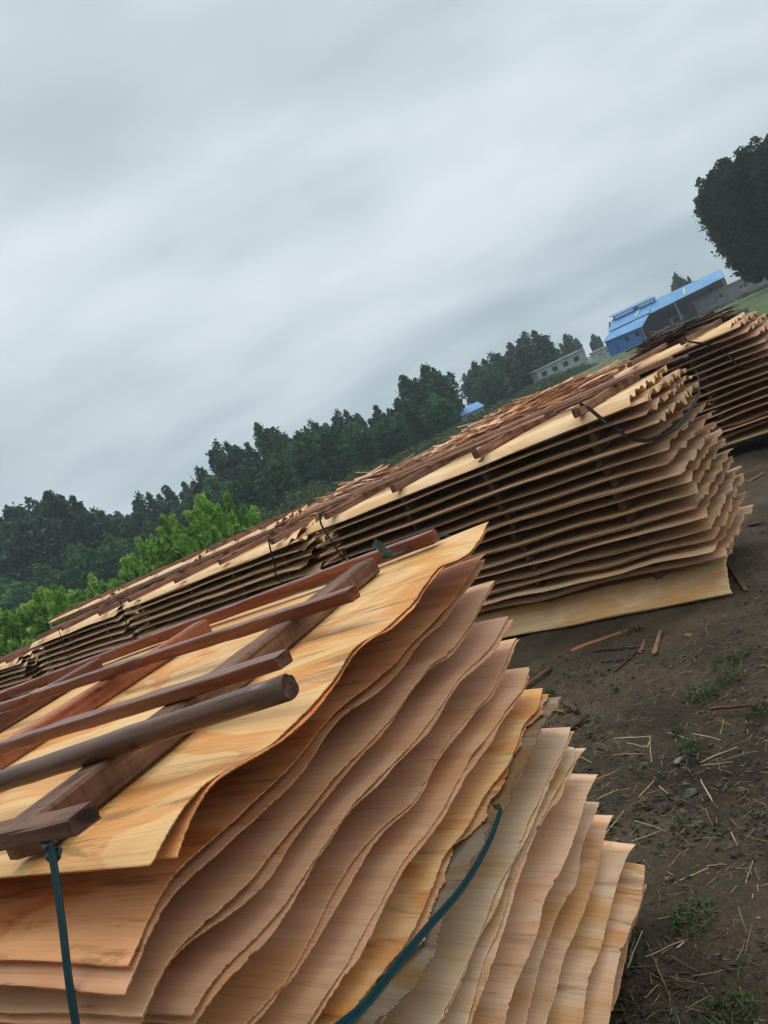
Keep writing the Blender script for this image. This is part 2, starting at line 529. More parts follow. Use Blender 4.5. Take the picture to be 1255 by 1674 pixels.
ORD = ['topmost', 'second', 'third', 'fourth', 'fifth', 'sixth', 'seventh', 'eighth', 'ninth', 'tenth', 'eleventh', 'twelfth', 'thirteenth', 'fourteenth',
       'fifteenth', 'sixteenth', 'seventeenth', 'eighteenth', 'nineteenth', 'twentieth']
ORD1 = ['first'] + ORD[1:] + ['twenty-first', 'twenty-second', 'twenty-third', 'twenty-fourth', 'twenty-fifth', 'twenty-sixth', 'twenty-seventh', 'twenty-eighth', 'twenty-ninth', 'thirtieth']

# ------------------------------------------------------------------ the ground
def build_ground():
    # fine grid near the camera, coarse far away: one sheet
    def axis(lo, hi, step, far):
        a = list(np.arange(lo, hi + 1e-6, step))
        s = step
        x = hi; R = []
        while x < far: s *= 1.25; x += s; R.append(x)
        s = step; x = lo; Lf = []
        while x > -far: s *= 1.25; x -= s; Lf.append(x)
        return np.array(Lf[::-1] + a + R)
    xs = axis(-.3, 4.6, .014, 1500.); ys = axis(1.0, 7.0, .016, 1500.)
    X, Y = np.meshgrid(xs, ys, indexing='ij')
    from mathutils import noise as mn
    Z = np.zeros_like(X)
    r = np.random.default_rng(3)
    def waves(n, f0, f1, amp):
        out = np.zeros_like(X)
        for _ in range(n):
            f = r.uniform(f0, f1); a = r.uniform(0, 6.28); p = r.uniform(0, 6.28)
            out += np.sin((X * math.cos(a) + Y * math.sin(a)) * f + p)
        return out / math.sqrt(n) * amp
    w1 = waves(14, 1.5, 5, .014)
    w2 = waves(26, 9, 30, .0045)
    w3 = waves(60, 45, 150, .0016)
    m2 = np.clip(waves(12, 2, 7, 1.0) * .5 + .6, 0, 1.4)
    near = np.clip((14 - np.hypot(X, Y)) / 6, 0, 1)
    Z = (w1 + w2 * m2 + w3 * m2) * near + r.normal(0, .0012, X.shape) * near
    # far land rolls very gently
    Z += np.clip((np.hypot(X, Y) - 30) / 60, 0, 1) * waves(6, .02, .06, .06)
    V = np.stack([X, Y, Z], -1).reshape(-1, 3)
    I = np.arange(X.size).reshape(X.shape)
    F = np.stack([I[:-1, :-1], I[1:, :-1], I[1:, 1:], I[:-1, 1:]], -1).reshape(-1, 4)
    return link('ground', mesh_np('ground', V, F, M_GROUND), kind='structure')


build_ground()

# ------------------------------------------------------------------ the nearest stack of wavy veneer
C0 = np.array([-.41, .84])
AD = np.array([.66, 1.37]); AD /= np.linalg.norm(AD)
BANG = math.radians(146.4)
BD = np.array([math.cos(BANG), math.sin(BANG)])
NANG = BANG - math.pi            # local +X points out of the wavy end
NF = frame(C0[0], C0[1], NANG)
# direction of the wavy edge expressed in the local frame
ax = float(AD @ np.array([math.cos(NANG), math.sin(NANG)]))
ay = float(AD @ np.array([-math.sin(NANG), math.cos(NANG)]))
NPERP = np.array([AD[1], -AD[0]])
TIPX = [.25, .19, .19, .20, .17, .19, .20, .15, .22, .22, .23, .21, .21, .24, .27, .25]
PROF = [
 [(0, 1.290), (.03, 1.303), (.07, 1.312), (.11, 1.319), (.14, 1.315), (.19, 1.303), (.22, 1.297), (.28, 1.284), (.33, 1.284), (.4, 1.283), (.46, 1.285), (.51, 1.29), (.57, 1.303), (.63, 1.299), (.72, 1.282), (.8, 1.281), (.87, 1.28), (.95, 1.291), (1.09, 1.297), (1.21, 1.272), (1.31, 1.261), (1.46, 1.271), (1.53, 1.291)],
 [(-.05, 1.205), (0, 1.222), (.04, 1.235), (.08, 1.238), (.15, 1.228), (.2, 1.222), (.28, 1.218), (.33, 1.213), (.37, 1.212), (.42, 1.213), (.5, 1.219), (.57, 1.216), (.66, 1.203), (.78, 1.191), (.92, 1.19), (1.09, 1.183), (1.2, 1.178), (1.33, 1.186), (1.52, 1.204)],
 [(-.06, 1.149), (0, 1.172), (.04, 1.167), (.12, 1.152), (.2, 1.14), (.3, 1.142), (.43, 1.138), (.52, 1.132), (.66, 1.122), (.79, 1.124), (.93, 1.121), (1.04, 1.098), (1.19, 1.094), (1.37, 1.106), (1.54, 1.115)],
 [(-.01, 1.106), (.05, 1.108), (.1, 1.095), (.17, 1.083), (.3, 1.088), (.44, 1.088), (.57, 1.070), (.71, 1.052), (.84, 1.040), (1.0, 1.042), (1.15, 1.021), (1.28, 1.004), (1.5, 1.010)],
 [(.15, .995), (.19, .989), (.24, .991), (.3, .997), (.4, .998), (.45, .996), (.53, .986), (.59, .971), (.63, .96), (.71, .952), (.77, .959), (.83, .956), (.91, .952), (1.0, .941), (1.07, .935), (1.18, .914), (1.29, .905), (1.43, .919), (1.53, .93)],
 [(.16, .937), (.23, .932), (.3, .920), (.36, .917), (.42, .920), (.49, .921), (.54, .919), (.6, .906), (.7, .894), (.77, .892), (.88, .889), (.93, .893), (1.04, .87), (1.13, .861), (1.29, .847), (1.39, .836), (1.51, .84)],
 [(.19, .895), (.32, .866), (.38, .846), (.46, .839), (.55, .84), (.63, .846), (.71, .827), (.78, .815), (.88, .811), (.95, .802), (1.06, .787), (1.16, .779), (1.23, .787), (1.34, .772), (1.44, .752), (1.53, .758)],
 [(.33, .774), (.42, .766), (.5, .755), (.57, .741), (.62, .729), (.7, .725), (.95, .712), (1.04, .704), (1.16, .683), (1.31, .67), (1.43, .663), (1.53, .681)],
 [(.37, .727), (.43, .721), (.53, .709), (.59, .699), (.66, .692), (.76, .687), (.87, .675), (.93, .667), (1.01, .664), (1.1, .655), (1.18, .645), (1.26, .634), (1.36, .625), (1.45, .614), (1.53, .622)],
 [(.44, .657), (.59, .654), (.73, .651), (.8, .650), (.89, .645), (.97, .636), (1.06, .627), (1.16, .611), (1.27, .589), (1.42, .564), (1.53, .554)],
 [(.55, .571), (.61, .567), (.66, .56), (.72, .553), (.78, .546), (.83, .546), (.9, .542), (.97, .525), (1.07, .505), (1.17, .492), (1.26, .481), (1.34, .478), (1.43, .476), (1.54, .45)],
 [(.62, .48), (.68, .481), (.74, .479), (.81, .472), (.89, .466), (.97, .45), (1.09, .417), (1.18, .411), (1.33, .410), (1.42, .399), (1.52, .37)],
 [(.68, .423), (.77, .404), (.83, .395), (.9, .389), (.97, .382), (1.05, .367), (1.16, .340), (1.28, .326), (1.42, .315), (1.54, .313)],
 [(.77, .334), (.87, .326), (.94, .316), (1.04, .287), (1.15, .269), (1.26, .258), (1.36, .249), (1.45, .238), (1.55, .2)],
 [(.83, .272), (.91, .263), (.97, .253), (1.06, .239), (1.17, .210), (1.29, .18), (1.52, .151)],
 [(.85, .225), (.91, .220), (.98, .205), (1.04, .190), (1.09, .180), (1.3, .14), (1.5, .10)],
]
NS = 420
SS = np.linspace(0, 1, NS)          # along the wavy edge, 0 = near corner, 1 = far tip


def edge_profiles():
    out = []
    for i, pr in enumerate(PROF):
        p = np.array(pr)
        s0 = min(0.0, p[0, 0]) if i < 4 else 0.0
        s1 = max(p[-1, 0], 1.5)
        s = s0 + (s1 - s0) * SS
        z = np.interp(s, p[:, 0], p[:, 1])
        if i >= 4:
            up = out[i-1][1]
            gap = np.interp(p[0, 0], out[i-1][0], up) - p[0, 1]
            mask = s < p[0, 0]
            tgt = np.interp(s, out[i-1][0], up) - (gap * .6 + .078 * .4)
            k = np.clip((p[0, 0] - s) / .12, 0, 1)
            z = np.where(mask, tgt * k + (p[0, 1]) * (1 - k) + (tgt - tgt[np.argmin(abs(s - p[0, 0]))]) * (1 - k) * .5, z)
        z = smooth1(z, 7.0)
        out.append((s, z))
    return out


EP = edge_profiles()
NSHEET_COL = [(.98, .74, .42, 1), (1.15, .70, .40, 1), (1.14, .90, .72, .15), (1.18, .90, .73, .2), (1.20, .92, .74, .2), (1.22, .94, .76, .25), (1.16, .84, .52, .9), (1.12, 1.06, .94, .25),
              (1.08, 1.0, .88, .3), (1.10, .98, .84, .5), (1.12, .92, .80, .5), (1.10, .94, .80, .7), (1.12, .92, .74, .7), (1.14, .96, .78, .7), (1.12, .92, .76, .9), (.90, .68, .58, .3)]
NLEN = 2.55
# depth positions: dense near the wavy end
TX_ = np.r_[0, .002, .006, .012, .02, .03, .042, .056, .072, .09, .11, .135, .165, .2, .24, .29, .35, .43, .53, .66, .82, 1.0, 1.2, 1.45, 1.7, 2.0, 2.3, NLEN]
GRP_N = 'wavy veneer sheets of the nearest stack'


def near_sheet(i, sub, dz, dout, fray, color, label, s_add=(0, 0), seed=0, front=0.0, torn=None):
    r = np.random.default_rng(1000 + i * 10 + sub)
    s, z = EP[i]
    ss = s.copy() + front * (1 - SS) * -1 + s_add[1] * SS
    off = (np.array([TIPX[i], 2.21]) - C0) @ NPERP
    z = z + dz
    if sub:
        z = z - np.abs(snoise(NS, 16, .0022 if i == 0 else .0034, r)) - .0020
    base = np.interp(ss, [0, 1.5], np.poly1d(np.polyfit(s, z, 1))([0, 1.5]))
    # sheets lie flatter further in, pressed by the spacers
    flat = base * .75 + np.mean(z) * .25
    if i == 0: flat = np.interp(s, [0, .2, 1.5], [1.300, 1.300, 1.284]) + dz - (.0035 if sub else 0)
    if sub and i: flat = flat - .005 * sub
    nx = len(TX_)
    X = np.zeros((nx, NS)); Y = np.zeros_like(X); Z = np.zeros_like(X)
    saw = r.normal(0, 1, NS) * fray + snoise(NS, 2.5, fray * .6, r) + snoise(NS, 14, .0035, r)
    for _ in range(3):      # chipped and splintered spots
        c_, w_, d_ = r.uniform(.02, 1.5), r.uniform(.003, .014), r.uniform(.002, .009)
        saw = saw - d_ * np.clip(1 - np.abs((s - c_) / w_), 0, 1) ** .6 * r.choice([1, 1, -.5])
    if torn is not None:
        saw = saw + torn(s, r)
    droop_k = [.0, .006, .010, .012, .014, .016, .018, .018, .02, .02, .022, .024, .026, .028, .03, .02][i]
    dec = .17 if i == 0 else .30
    far = snoise(NS, 60, .004, np.random.default_rng(5000 + i))
    for j, t in enumerate(TX_):
        k = math.exp(-(t / dec) ** 1.3)
        o = off + (dout + saw) * math.exp(-t / .02) + dout * (1 - math.exp(-t / .02))
        X[j] = ss * ax + o * 1.0 - t
        Y[j] = ss * ay
        zz_ = flat * (1 - k) + z * k
        zz_ = zz_ + droop_k * math.sin(min(t / .28, 1) * math.pi) * .5
        zz_ = zz_ + far * math.sin(t * 3 + i) * min(t, .5)
        Z[j] = zz_
    # local X of the perpendicular offset: NPERP is nearly local +X
    # the front long edge bends down a little
    fr = np.exp(-(ss - ss[0]) / .05) * .010
    Z -= fr[None, :] * (1 if i else .3) * np.linspace(0, 1, nx)[:, None]
    return sheet('veneer_sheet', NF, X, Y, Z, .0019, color, label, 'veneer sheet', GRP_N)


def jit(c, a=.05):
    f = random.uniform(1 - a, 1 + a)
    return tuple(max(0, x * f * random.uniform(1 - a * .5, 1 + a * .5)) for x in c[:3]) + tuple(c[3:])


for i in range(16):
    where = 'on top of the nearest stack' if i == 0 else '%s layer down in the nearest stack' % ORD1[i]
    desc = {0: 'golden yellow veneer sheet with a wavy red cut edge', 1: 'orange stained wavy veneer sheet', 6: 'deep orange wavy veneer sheet',
            7: 'pale cream wavy veneer sheet', 15: 'reddish brown bottom veneer sheet'}.get(i, 'pinkish tan wavy veneer sheet' if i < 9 else 'tan and orange streaked veneer sheet')
    torn = None
    near_sheet(i, 0, 0, 0, .0007, jit(NSHEET_COL[i], .03), desc + ' ' + where, front=0.0)
    if i in (0, 1, 2, 3, 4, 5, 8, 9):
        c2_ = {0: (1.15, .66, .36, .6), 1: (1.0, .70, .52, .5), 2: (1.05, .72, .55, .3)}.get(i, NSHEET_COL[i])
        near_sheet(i, 1, -.0095 if i == 1 else -.0025, {0: .004, 1: .006, 2: .003, 3: .005, 4: .003}.get(i, .003), .0008, jit(c2_, .05),
                   'thin doubled sheet under the %s layer of the nearest stack' % ORD1[i], front={0: -.03, 1: .02}.get(i, 0.0), s_add=(0, .0 if i else .004))
    if i == 6:
        def torn(s, r):
            return -.018 + .012 * np.sin(s * 14 + 1) + .008 * np.sin(s * 33) + snoise(NS, 3, .003, r)
        near_sheet(6, 1, -.012, .014, .002, (.95, .66, .44), 'torn reddish veneer sheet just under the deep orange sheet of the nearest stack', torn=torn)
        def torn2(s, r):
            return .004 * np.sin(s * 22) + snoise(NS, 4, .003, r)
        near_sheet(6, 2, -.026, .030, .0025, (.42, .40, .36), 'grey weathered ragged veneer sheet beneath the torn reddish one in the nearest stack', torn=torn2)

# spacer battens between the layers of the nearest stack
def ploc(x, y, z=0):
    p = NF @ Vector((x, y, z)); return p


k_ = 0
for i in range(15):
    for tt, nm in ((.62, 'nearer the wavy end'), (1.75, 'farther from the wavy end')):
        z1 = float(np.mean(EP[i + 1][1])); z0 = float(np.mean(EP[i][1]))
        h = max(.02, z0 - z1 - .03)
        a0 = ploc(-tt + .05 * ax + .3, .10, z1 + .014 + .02); a1 = ploc(-tt + 1.45 * ax + .3, 1.40, z1 + .014 - .02)
        bar('spacer_batten', a0, a1, .045, h * .7, M_SPACER, seed=200 + k_, cat='batten', group='spacer battens inside the nearest stack',
            label='spacer batten under the %s layer of the nearest stack, %s' % (ORD1[i], nm))
        k_ += 1
# two bearers on the soil
for tt, nm in ((.35, 'near the wavy end'), (1.9, 'far from the wavy end')):
    bar('bearer_beam', ploc(-tt + .0, .05, .0), ploc(-tt - .18, 1.42, .0), .09, .085, M_BROWN, seed=int(tt * 10), cat='beam',
        label='brown bearer timber on the soil under the nearest stack, %s' % nm)

# ------------------------------------------------------------------ timbers lying on the nearest stack
bar('cross_beam', (-.625, 1.015, 1.307), (-.115, 2.235, 1.286), .068, .050, M_BROWN, seed=1, cat='beam', color=(1.55, 1.2, 1.0),
    label='rough sawn brown beam along the top of the nearest stack, strapped at both ends')
bar('cross_beam', (-1.12, 1.80, 1.296), (-.725, 2.60, 1.290), .062, .052, M_ORANGE, seed=2, cat='beam', color=(1.25, 1.15, 1.1),
    label='reddish orange beam lying across the nearest stack behind the two thin battens')
bar('cross_beam', (-1.62, 2.20, 1.296), (-1.275, 3.00, 1.290), .062, .052, M_RED, seed=3, cat='beam', color=(1.0, .85, .8),
    label='dark red beam on the nearest stack at the left, farthest from the round pole')
bar('round_pole', (-.207, .988, 1.357), (-1.95, 1.93, 1.350), .035, .035, M_POLE, round_=True, seed=4, color=(.8, .74, .7), bend=(.01, -.004), rough=.0016, cat='pole',
    label='wet dark round pole laid over the brown beam on the nearest stack')
bar('thin_batten', (-.248, 1.232, 1.352), (-2.3, 2.50, 1.352), .036, .024, M_RED, seed=5, bend=(.015, .004), cat='batten',
    label='glossy red brown batten lying next to the round pole')
bar('thin_batten', (-.133, 1.632, 1.337), (-2.6, 3.36, 1.352), .035, .029, M_RED, seed=6, bend=(-.01, .006), cat='batten', color=(1.15, 1.0, .9),
    label='long red batten with a split tapered end crossing the middle of the brown beam')
bar('thin_batten', (.105, 2.255, 1.292), (-3.0, 4.20, 1.300), .042, .038, M_RED, seed=7, bend=(0, .006), cat='batten', color=(1.3, 1.05, .95),
    label='long reddish batten running past the far knotted end of the brown beam')
bar('short_block', (-.444, .838, 1.360), (-1.02, 1.215, 1.350), .036, .022, M_BROWN, seed=8, cat='block', color=(1.1, .8, .7),
    label='short dark block laid over the near end of the brown beam beside the teal strap')


# ------------------------------------------------------------------ straps of the nearest stack
def strap_thing(label):
    e = bpy.data.objects.new('teal_strap', None); COL.objects.link(e)
    e['label'] = label; e['category'] = 'strap'
    return e


def child(o, parent):
    mw = o.matrix_world.copy(); o.parent = parent; o.matrix_world = mw


def knot(name, c, r, mat, seed):
    """a bunched knot: a few twisted loops of strap"""
    rg = np.random.default_rng(seed)
    mb = MB()
    for q in range(4):
        n, k = 18, 6
        t = np.linspace(0, 2 * np.pi, n, endpoint=False)
        A = rg.normal(size=3); A /= np.linalg.norm(A); B = np.cross(A, rg.normal(size=3)); B /= np.linalg.norm(B); Cc = np.cross(A, B)
        P = r * (np.cos(t)[:, None] * A * .8 + np.sin(t)[:, None] * B * .6) + rg.normal(0, r * .15, 3)
        V = []
        for i2 in range(n):
            rad = P[i2] / (np.linalg.norm(P[i2]) + 1e-9)
            for j in range(k):
                an = j / k * 2 * np.pi
                V.append(P[i2] + rad * math.cos(an) * r * .22 + Cc * math.sin(an) * r * .5)
        F = [(i2*k+j, i2*k+(j+1) % k, ((i2+1) % n)*k+(j+1) % k, ((i2+1) % n)*k+j) for i2 in range(n) for j in range(k)]
        mb.add(V, F)
    return link(name, mb.mesh(name, mat, True), mw=Matrix.Translation(Vector(c)))


AS = np.r_[AD, 0]; BS = np.r_[BD, 0]
e1 = strap_thing('taut teal strap hanging from the near end of the brown beam')
e1.location = (-.505, .867, 1.367)
bpy.context.view_layer.update()
child(ribbon('strap_band', [(-.53, .905, 1.350), (-.506, .862, 1.358), (-.506, .856, 1.343), (-.526, .851, 1.276), (-.549, .848, 1.209), (-.572, .857, 1.152), (-.593, .865, 1.10), (-.62, .90, .95), (-.63, .95, .60)], .0155, M_STRAP, side=BS, fold=.0003), e1)
child(knot('strap_knot', (-.512, .872, 1.340), .009, M_STRAP, 5), e1)


def npt(s, off, z):
    p = C0 + AD * s + NPERP * off
    return (p[0], p[1], z)


e2 = strap_thing('teal strap pulled around the wavy sheets in the middle of the nearest stack')
e2.location = npt(.8, .03, .84)
bpy.context.view_layer.update()
S2P = [npt(.86, -.02, .80), npt(.80, .022, .828), npt(.783, .032, .832), npt(.693, .032, .829), npt(.577, .034, .843), npt(.488, .036, .862), npt(.368, .036, .895), npt(.284, .036, .916), npt(.19, .034, .937), npt(.131, .03, .957), npt(.02, .01, 1.00)]
child(ribbon('strap_band', S2P, .0135, M_STRAP, side=(0, 0, 1), fold=.0006), e2)
e3 = strap_thing('dark teal strap knotted round the far end of the brown beam')
kp = at(628, 905, 2.20)
e3.location = tuple(kp)
bpy.context.view_layer.update()
child(knot('strap_knot', tuple(at(632, 908, 2.19)), .015, M_STRAP, 8), e3)
child(ribbon('strap_band', [tuple(at(612, 892, 2.19)), tuple(at(622, 900, 2.17)), tuple(at(640, 906, 2.19)), tuple(at(668, 897, 2.27)), tuple(at(705, 884, 2.34)), tuple(at(730, 876, 2.38)), tuple(at(760, 872, 2.40) - np.array([0, 0, .05]))], .009, M_STRAP, side=(0, 0.3, 1), fold=.002), e3)
child(ribbon('strap_end', [tuple(at(634, 907, 2.18)), tuple(at(622, 893, 2.14)), tuple(at(611, 887, 2.13))], .022, M_STRAP, side=(.3, 0, 1), fold=.003), e3)

# ------------------------------------------------------------------ the rows of stacks behind
A0 = np.array([1.604, 4.281]); LD = np.array([-.736, .677]); ND = np.array([.677, .736])
RANG = math.atan2(-LD[1], -LD[0])


def rowpt(s, off, z):
    p = A0 + LD * s + ND * off
    return (float(p[0]), float(p[1]), float(z))


ZR = [1.285, 1.245, 1.172, 1.105, 1.02, .945, .868, .80, .732, .66, .585, .512, .440, .372, .318, .262, .19]       # right end, near corner
ZI = [1.285, 1.250, 1.196, 1.123, 1.049, .969, .897, .82, .743, .666, .592, .516, .445, .378, .320, .262, .195]    # inner
ZT = [1.297, 1.250, 1.190, 1.130, 1.060, .990, .916, .848, .782, .72, .653, .591, .520, .456, .340, .230, .13]      # right end, far corner


def row_stack(tag, s0, off, length, seed, nz=17, zscale=1.0, res=1.0, crumple=1.0, fine=True, cols=(), W=1.03, tones=None, spacer_from=0, zlim=0.0, fan=0.0, rag=0.0, flap=.150, dr=1.0):
    r = np.random.default_rng(seed)
    mw = frame(*(A0 + LD * s0 + ND * off), RANG)
    ny = int(150 * res) if fine else 46
    ys = np.linspace(0, 1, ny)
    dense = np.r_[0, .004, .012, .025, .045, .07, .10, .14, .19, .25, .32, .40]
    rest = np.arange(.5, length, .10 if fine else .2)
    tx = np.r_[dense, rest, length]
    nx = len(tx)
    ph = r.uniform(0, 6, 4)
    phx = r.uniform(0, 6, 6)
    gname = 'veneer sheets of ' + tag
    for i in range(nz):
        if ZI[i] * zscale < zlim: continue
        rr = np.random.default_rng(seed * 100 + i)
        T, Yv = np.meshgrid(tx, ys, indexing='ij')
        lift = r.normal(0, .004)
        zr = ZR[i] * zscale * (1 - ys) + ZT[i] * zscale * ys
        # coherent waves at the wavy end, drifting through the layers
        lam1, lam2 = .21 + .02 * math.sin(i), .105
        amp = (.009 + (.006 if i < 4 else 0)) * crumple * (1.0 if i < 14 else .8)
        wv = amp * np.sin(2 * np.pi * (ys * W) / lam1 + ph[0] + i * .35) + amp * .38 * np.sin(2 * np.pi * ys * W / lam2 + ph[1] + i * .8) + snoise(ny, 3.0 * ny / 150, .0028 * crumple, rr)
        if i < 4: wv += amp * .8 * np.sin(2 * np.pi * ys * W / .085 + i) * np.clip(ys * 2, 0, 1)
        wv *= np.clip(ys / .08, .15, 1)
        zin = np.full(ny, ZI[i] * zscale) + .004 * np.sin(ys * 4 + i)
        K = np.exp(-(tx / .30) ** 1.4)[:, None]
        Kw = np.exp(-(tx / .20) ** 1.2)[:, None]
        Z = zin[None, :] * (1 - K) + zr[None, :] * K + wv[None, :] * Kw
        # long edge waviness between the spacers
        am = .0022 + .009 * (i / 16) ** 2
        lw = am * np.sin(tx * 2 * np.pi / rr.uniform(.9, 1.5) + rr.uniform(0, 6)) + am * .5 * np.sin(tx * 2 * np.pi / rr.uniform(.5, .8) + rr.uniform(0, 6)) + snoise(nx, 2.0, am * .5, rr)
        lw = lw * np.clip(tx / .5, 0, 1) * (.15 if i == nz - 1 else 1)
        Z = Z + lw[:, None] * np.exp(-Yv / .45) + snoise(nx, 2.5, .003, rr)[:, None] * np.clip(Yv - .3, 0, 1) * np.clip(T / .4, 0, 1)
        Z += lift
        # front flaps: first and last sheet sag over the front
        yy = Yv * W
        if i == 0: Z -= .050 * np.clip((.075 - yy) / .075, 0, 1) ** 1.3
        elif i == nz - 1: Z -= flap * np.clip((.15 - yy) / .15, 0, 1) ** 1.15
        elif i in (1, 2): Z -= .012 * np.clip((.05 - yy) / .05, 0, 1)
        else: Z -= dr * r.uniform(.006, .013) * np.clip((.05 - yy) / .05, 0, 1) ** 1.2
        # end outline
        endo = snoise(ny, 1.2, .002, rr) + snoise(ny, 14 * ny / 150, .007, rr) + rr.normal(0, .0012 if fine else .002, ny)
        base = [-.10, -.05, -.02, .0, -.05, -.03, -.03, .0, .01, .01, .02, .02, .03, .03, .03, .03, .0][i]
        tipb = [-.19, -.12, -.09, -.06, -.06, -.05, -.05, -.05, -.05, -.05, -.04, -.03, -.03, -.03, -.03, -.06, -.2][i]
        base += fan * i / nz; tipb += fan * i / nz
        endo = endo + base * (1 - ys) + tipb * ys + rag * snoise(ny, 9 * ny / 150, .03, rr)
        X = -T + endo[None, :] * np.exp(-T / .08) + (base * (1 - ys) + tipb * ys)[None, :] * (1 - np.exp(-T / .08))
        X[-1] = -length + snoise(ny, 3, .01, rr)
        yo = rr.normal(0, .010) + snoise(nx, 4, .004, rr)
        Y = yy + yo[:, None] - (.02 if i == nz - 1 else 0)
        if tones: c = tones(i, rr)
        else:
            c = (1.12, 1.0, .74, .5) if i in (0, nz - 1) else jit((.86, .72, .59, .3), .12)
        pos = 'on top of' if i == 0 else ('at the bottom of' if i == nz - 1 else '%s layer down in' % ORD1[i])
        look = 'pale cream veneer sheet' if i in (0, nz - 1) else 'tan rippled veneer sheet'
        sheet('veneer_sheet', mw, X, Y, Z, .002 if i else .003, c, '%s %s %s' % (look, pos, tag), 'veneer sheet', gname)
        if i and i % 3 != 2 and fine:
            sheet('veneer_sheet', mw, X + .008 * np.exp(-T / .1), Y + rr.uniform(-.012, .012), Z - .004 - .012 * np.abs(np.sin(T * rr.uniform(1.5, 3) + i)) * np.clip(T, 0, .5), .0022, jit(c, .08),
                  'thin doubled sheet under the %s layer of %s' % (ORD1[i], tag), 'veneer sheet', gname)
    # spacer battens between layers, one column under every top beam
    for ci, sc in enumerate(cols):
        me = bar_mesh('spacer_batten', W - .02, .042, .052, M_SPACER, seed=seed + ci, nseg=7)
        for i in range(spacer_from, nz - 1):
            if ZI[i + 1] * zscale < zlim: continue
            zlo = ZI[i + 1] * zscale + .004; gap = (ZI[i] - ZI[i + 1]) * zscale
            if gap < .03: continue
            dx = r.normal(0, .012) + .02 * math.sin(i * .4)
            p = rowpt(s0 + sc + dx, off + .05 + r.uniform(-.015, .02), zlo - .004)
            o = link('spacer_batten', me, cat='batten', group='spacer battens of ' + tag, color=jit((1, .95, .9), .2),
                     label='spacer under %s layer, %s column from right, in %s' % (ORD1[i], ORD1[ci], tag))
            o.matrix_world = Matrix.Translation(p) @ Matrix.Rotation(math.atan2(ND[1], ND[0]) + r.normal(0, .02), 4, 'Z') @ Matrix.Diagonal((1, 1, max(.3, (gap - .012) / .052), 1))
    return mw


def top_beams(tag, s0, off, cols, seed, z=1.295, h=.055, W=1.12, mat=None, names=None):
    r = np.random.default_rng(seed)
    for ci, sc in enumerate(cols):
        p0 = rowpt(s0 + sc + r.normal(0, .02), off - .01 + r.uniform(-.02, .02), z + r.uniform(-.003, .004))
        p1 = rowpt(s0 + sc + r.normal(0, .03), off + W, z + .004)
        bar('cross_beam', p0, p1, .05, h, mat or M_BROWN, seed=seed * 7 + ci, cat='beam', group='beams across the top of ' + tag, color=jit((2.1, 1.6, 1.4), .15),
            label='brown beam across the top of %s, %s from its right end' % (tag, ORD1[ci]))


def black_strap(label, pts, side, width=.022, knotc=None):
    e = bpy.data.objects.new('black_strap', None); COL.objects.link(e)
    e['label'] = label; e['category'] = 'strap'; e.location = pts[0]
    bpy.context.view_layer.update()
    child(ribbon('strap_band', pts, width, M_BSTRAP, side=side, fold=.002), e)
    child(knot('strap_knot', knotc or pts[0], .012, M_BSTRAP, len(label)), e)


T2 = 'the big middle stack'
row_stack(T2, 0.0, 0.0, 3.05, 11, cols=(.42, 1.22, 2.0, 2.78))
top_beams(T2, 0.0, 0.0, (.42, 1.22, 2.0, 2.78), 21)
# strap around the right end of the middle stack
sp = [rowpt(.37, -.02, 1.362), rowpt(.34, -.025, 1.335), rowpt(.28, -.02, 1.22), rowpt(.22, -.02, 1.14), rowpt(.19, -.02, 1.083), rowpt(.10, -.03, 1.030), rowpt(-.01, .02, 1.022), rowpt(-.04, .14, 1.030),
      rowpt(-.035, .40, 1.050), rowpt(-.025, .62, 1.075), rowpt(-.02, .74, 1.11), rowpt(.0, .86, 1.16), rowpt(.05, 1.04, 1.20)]
black_strap('black strap wound around the right end of the middle stack', sp, side=[(-.5, .3, .8)] * 5 + [(0, 0, 1)] * 8)
sp = [rowpt(2.80, -.02, 1.36), rowpt(2.83, -.03, 1.28), rowpt(2.80, -.03, 1.1), rowpt(2.74, -.02, .93), rowpt(2.6, .2, .80)]
black_strap('black strap hanging down the left end of the middle stack', sp, side=(-.736, .677, 0))

PALE = lambda i, rr: (1.15, 1.0, .74, .5) if i in (0, 16) else jit((1.08, .93, .74, .3), .12)
T2b = 'the middle row\'s second stack'
row_stack(T2b, 3.22, 0.02, 3.25, 12, tones=PALE, dr=2.0, crumple=1.9, rag=1.0, zscale=.985, cols=(.35, 1.1, 1.9, 2.9), fine=True, res=.5)
top_beams(T2b, 3.22, 0.02, (.33, 1.15, 2.0, 2.95), 22, z=1.275)
for k_, (a_, tg) in enumerate(((3.53, 'black strap at the right end of the second stack in the middle row'), (6.35, 'black strap near the left end of the second stack in the middle row'))):
    sp = [rowpt(a_, -.02, 1.33), rowpt(a_ + .03, -.03, 1.22), rowpt(a_ + .06, -.03, 1.1), rowpt(a_ + .12, -.02, .96), rowpt(a_ + .1, .2, .85)]
    black_strap(tg, sp, side=(-.736, .677, 0))
T2c = 'the middle row\'s third stack'
row_stack(T2c, 6.66, 0.05, 2.7, 13, tones=PALE, dr=2.0, crumple=2.2, rag=1.6, zscale=.97, cols=(.5, 1.5, 2.4), fine=False)
top_beams(T2c, 6.66, .05, (.4, 1.5, 2.3), 23, z=1.258)
sp = [rowpt(8.2, .03, 1.31), rowpt(8.24, .02, 1.15), rowpt(8.28, .02, .98), rowpt(8.35, .04, .82)]
black_strap('black strap on the third stack of the middle row', sp, side=(-.736, .677, 0))
T2d = 'the middle row\'s lower fourth stack'
row_stack(T2d, 9.75, 0.0, 3.0, 14, tones=PALE, dr=2.0, crumple=1.5, rag=1.0, zscale=.86, cols=(.5, 1.5, 2.4), fine=False)
top_beams(T2d, 9.75, .0, (.4, 1.5, 2.3), 24, z=1.12)

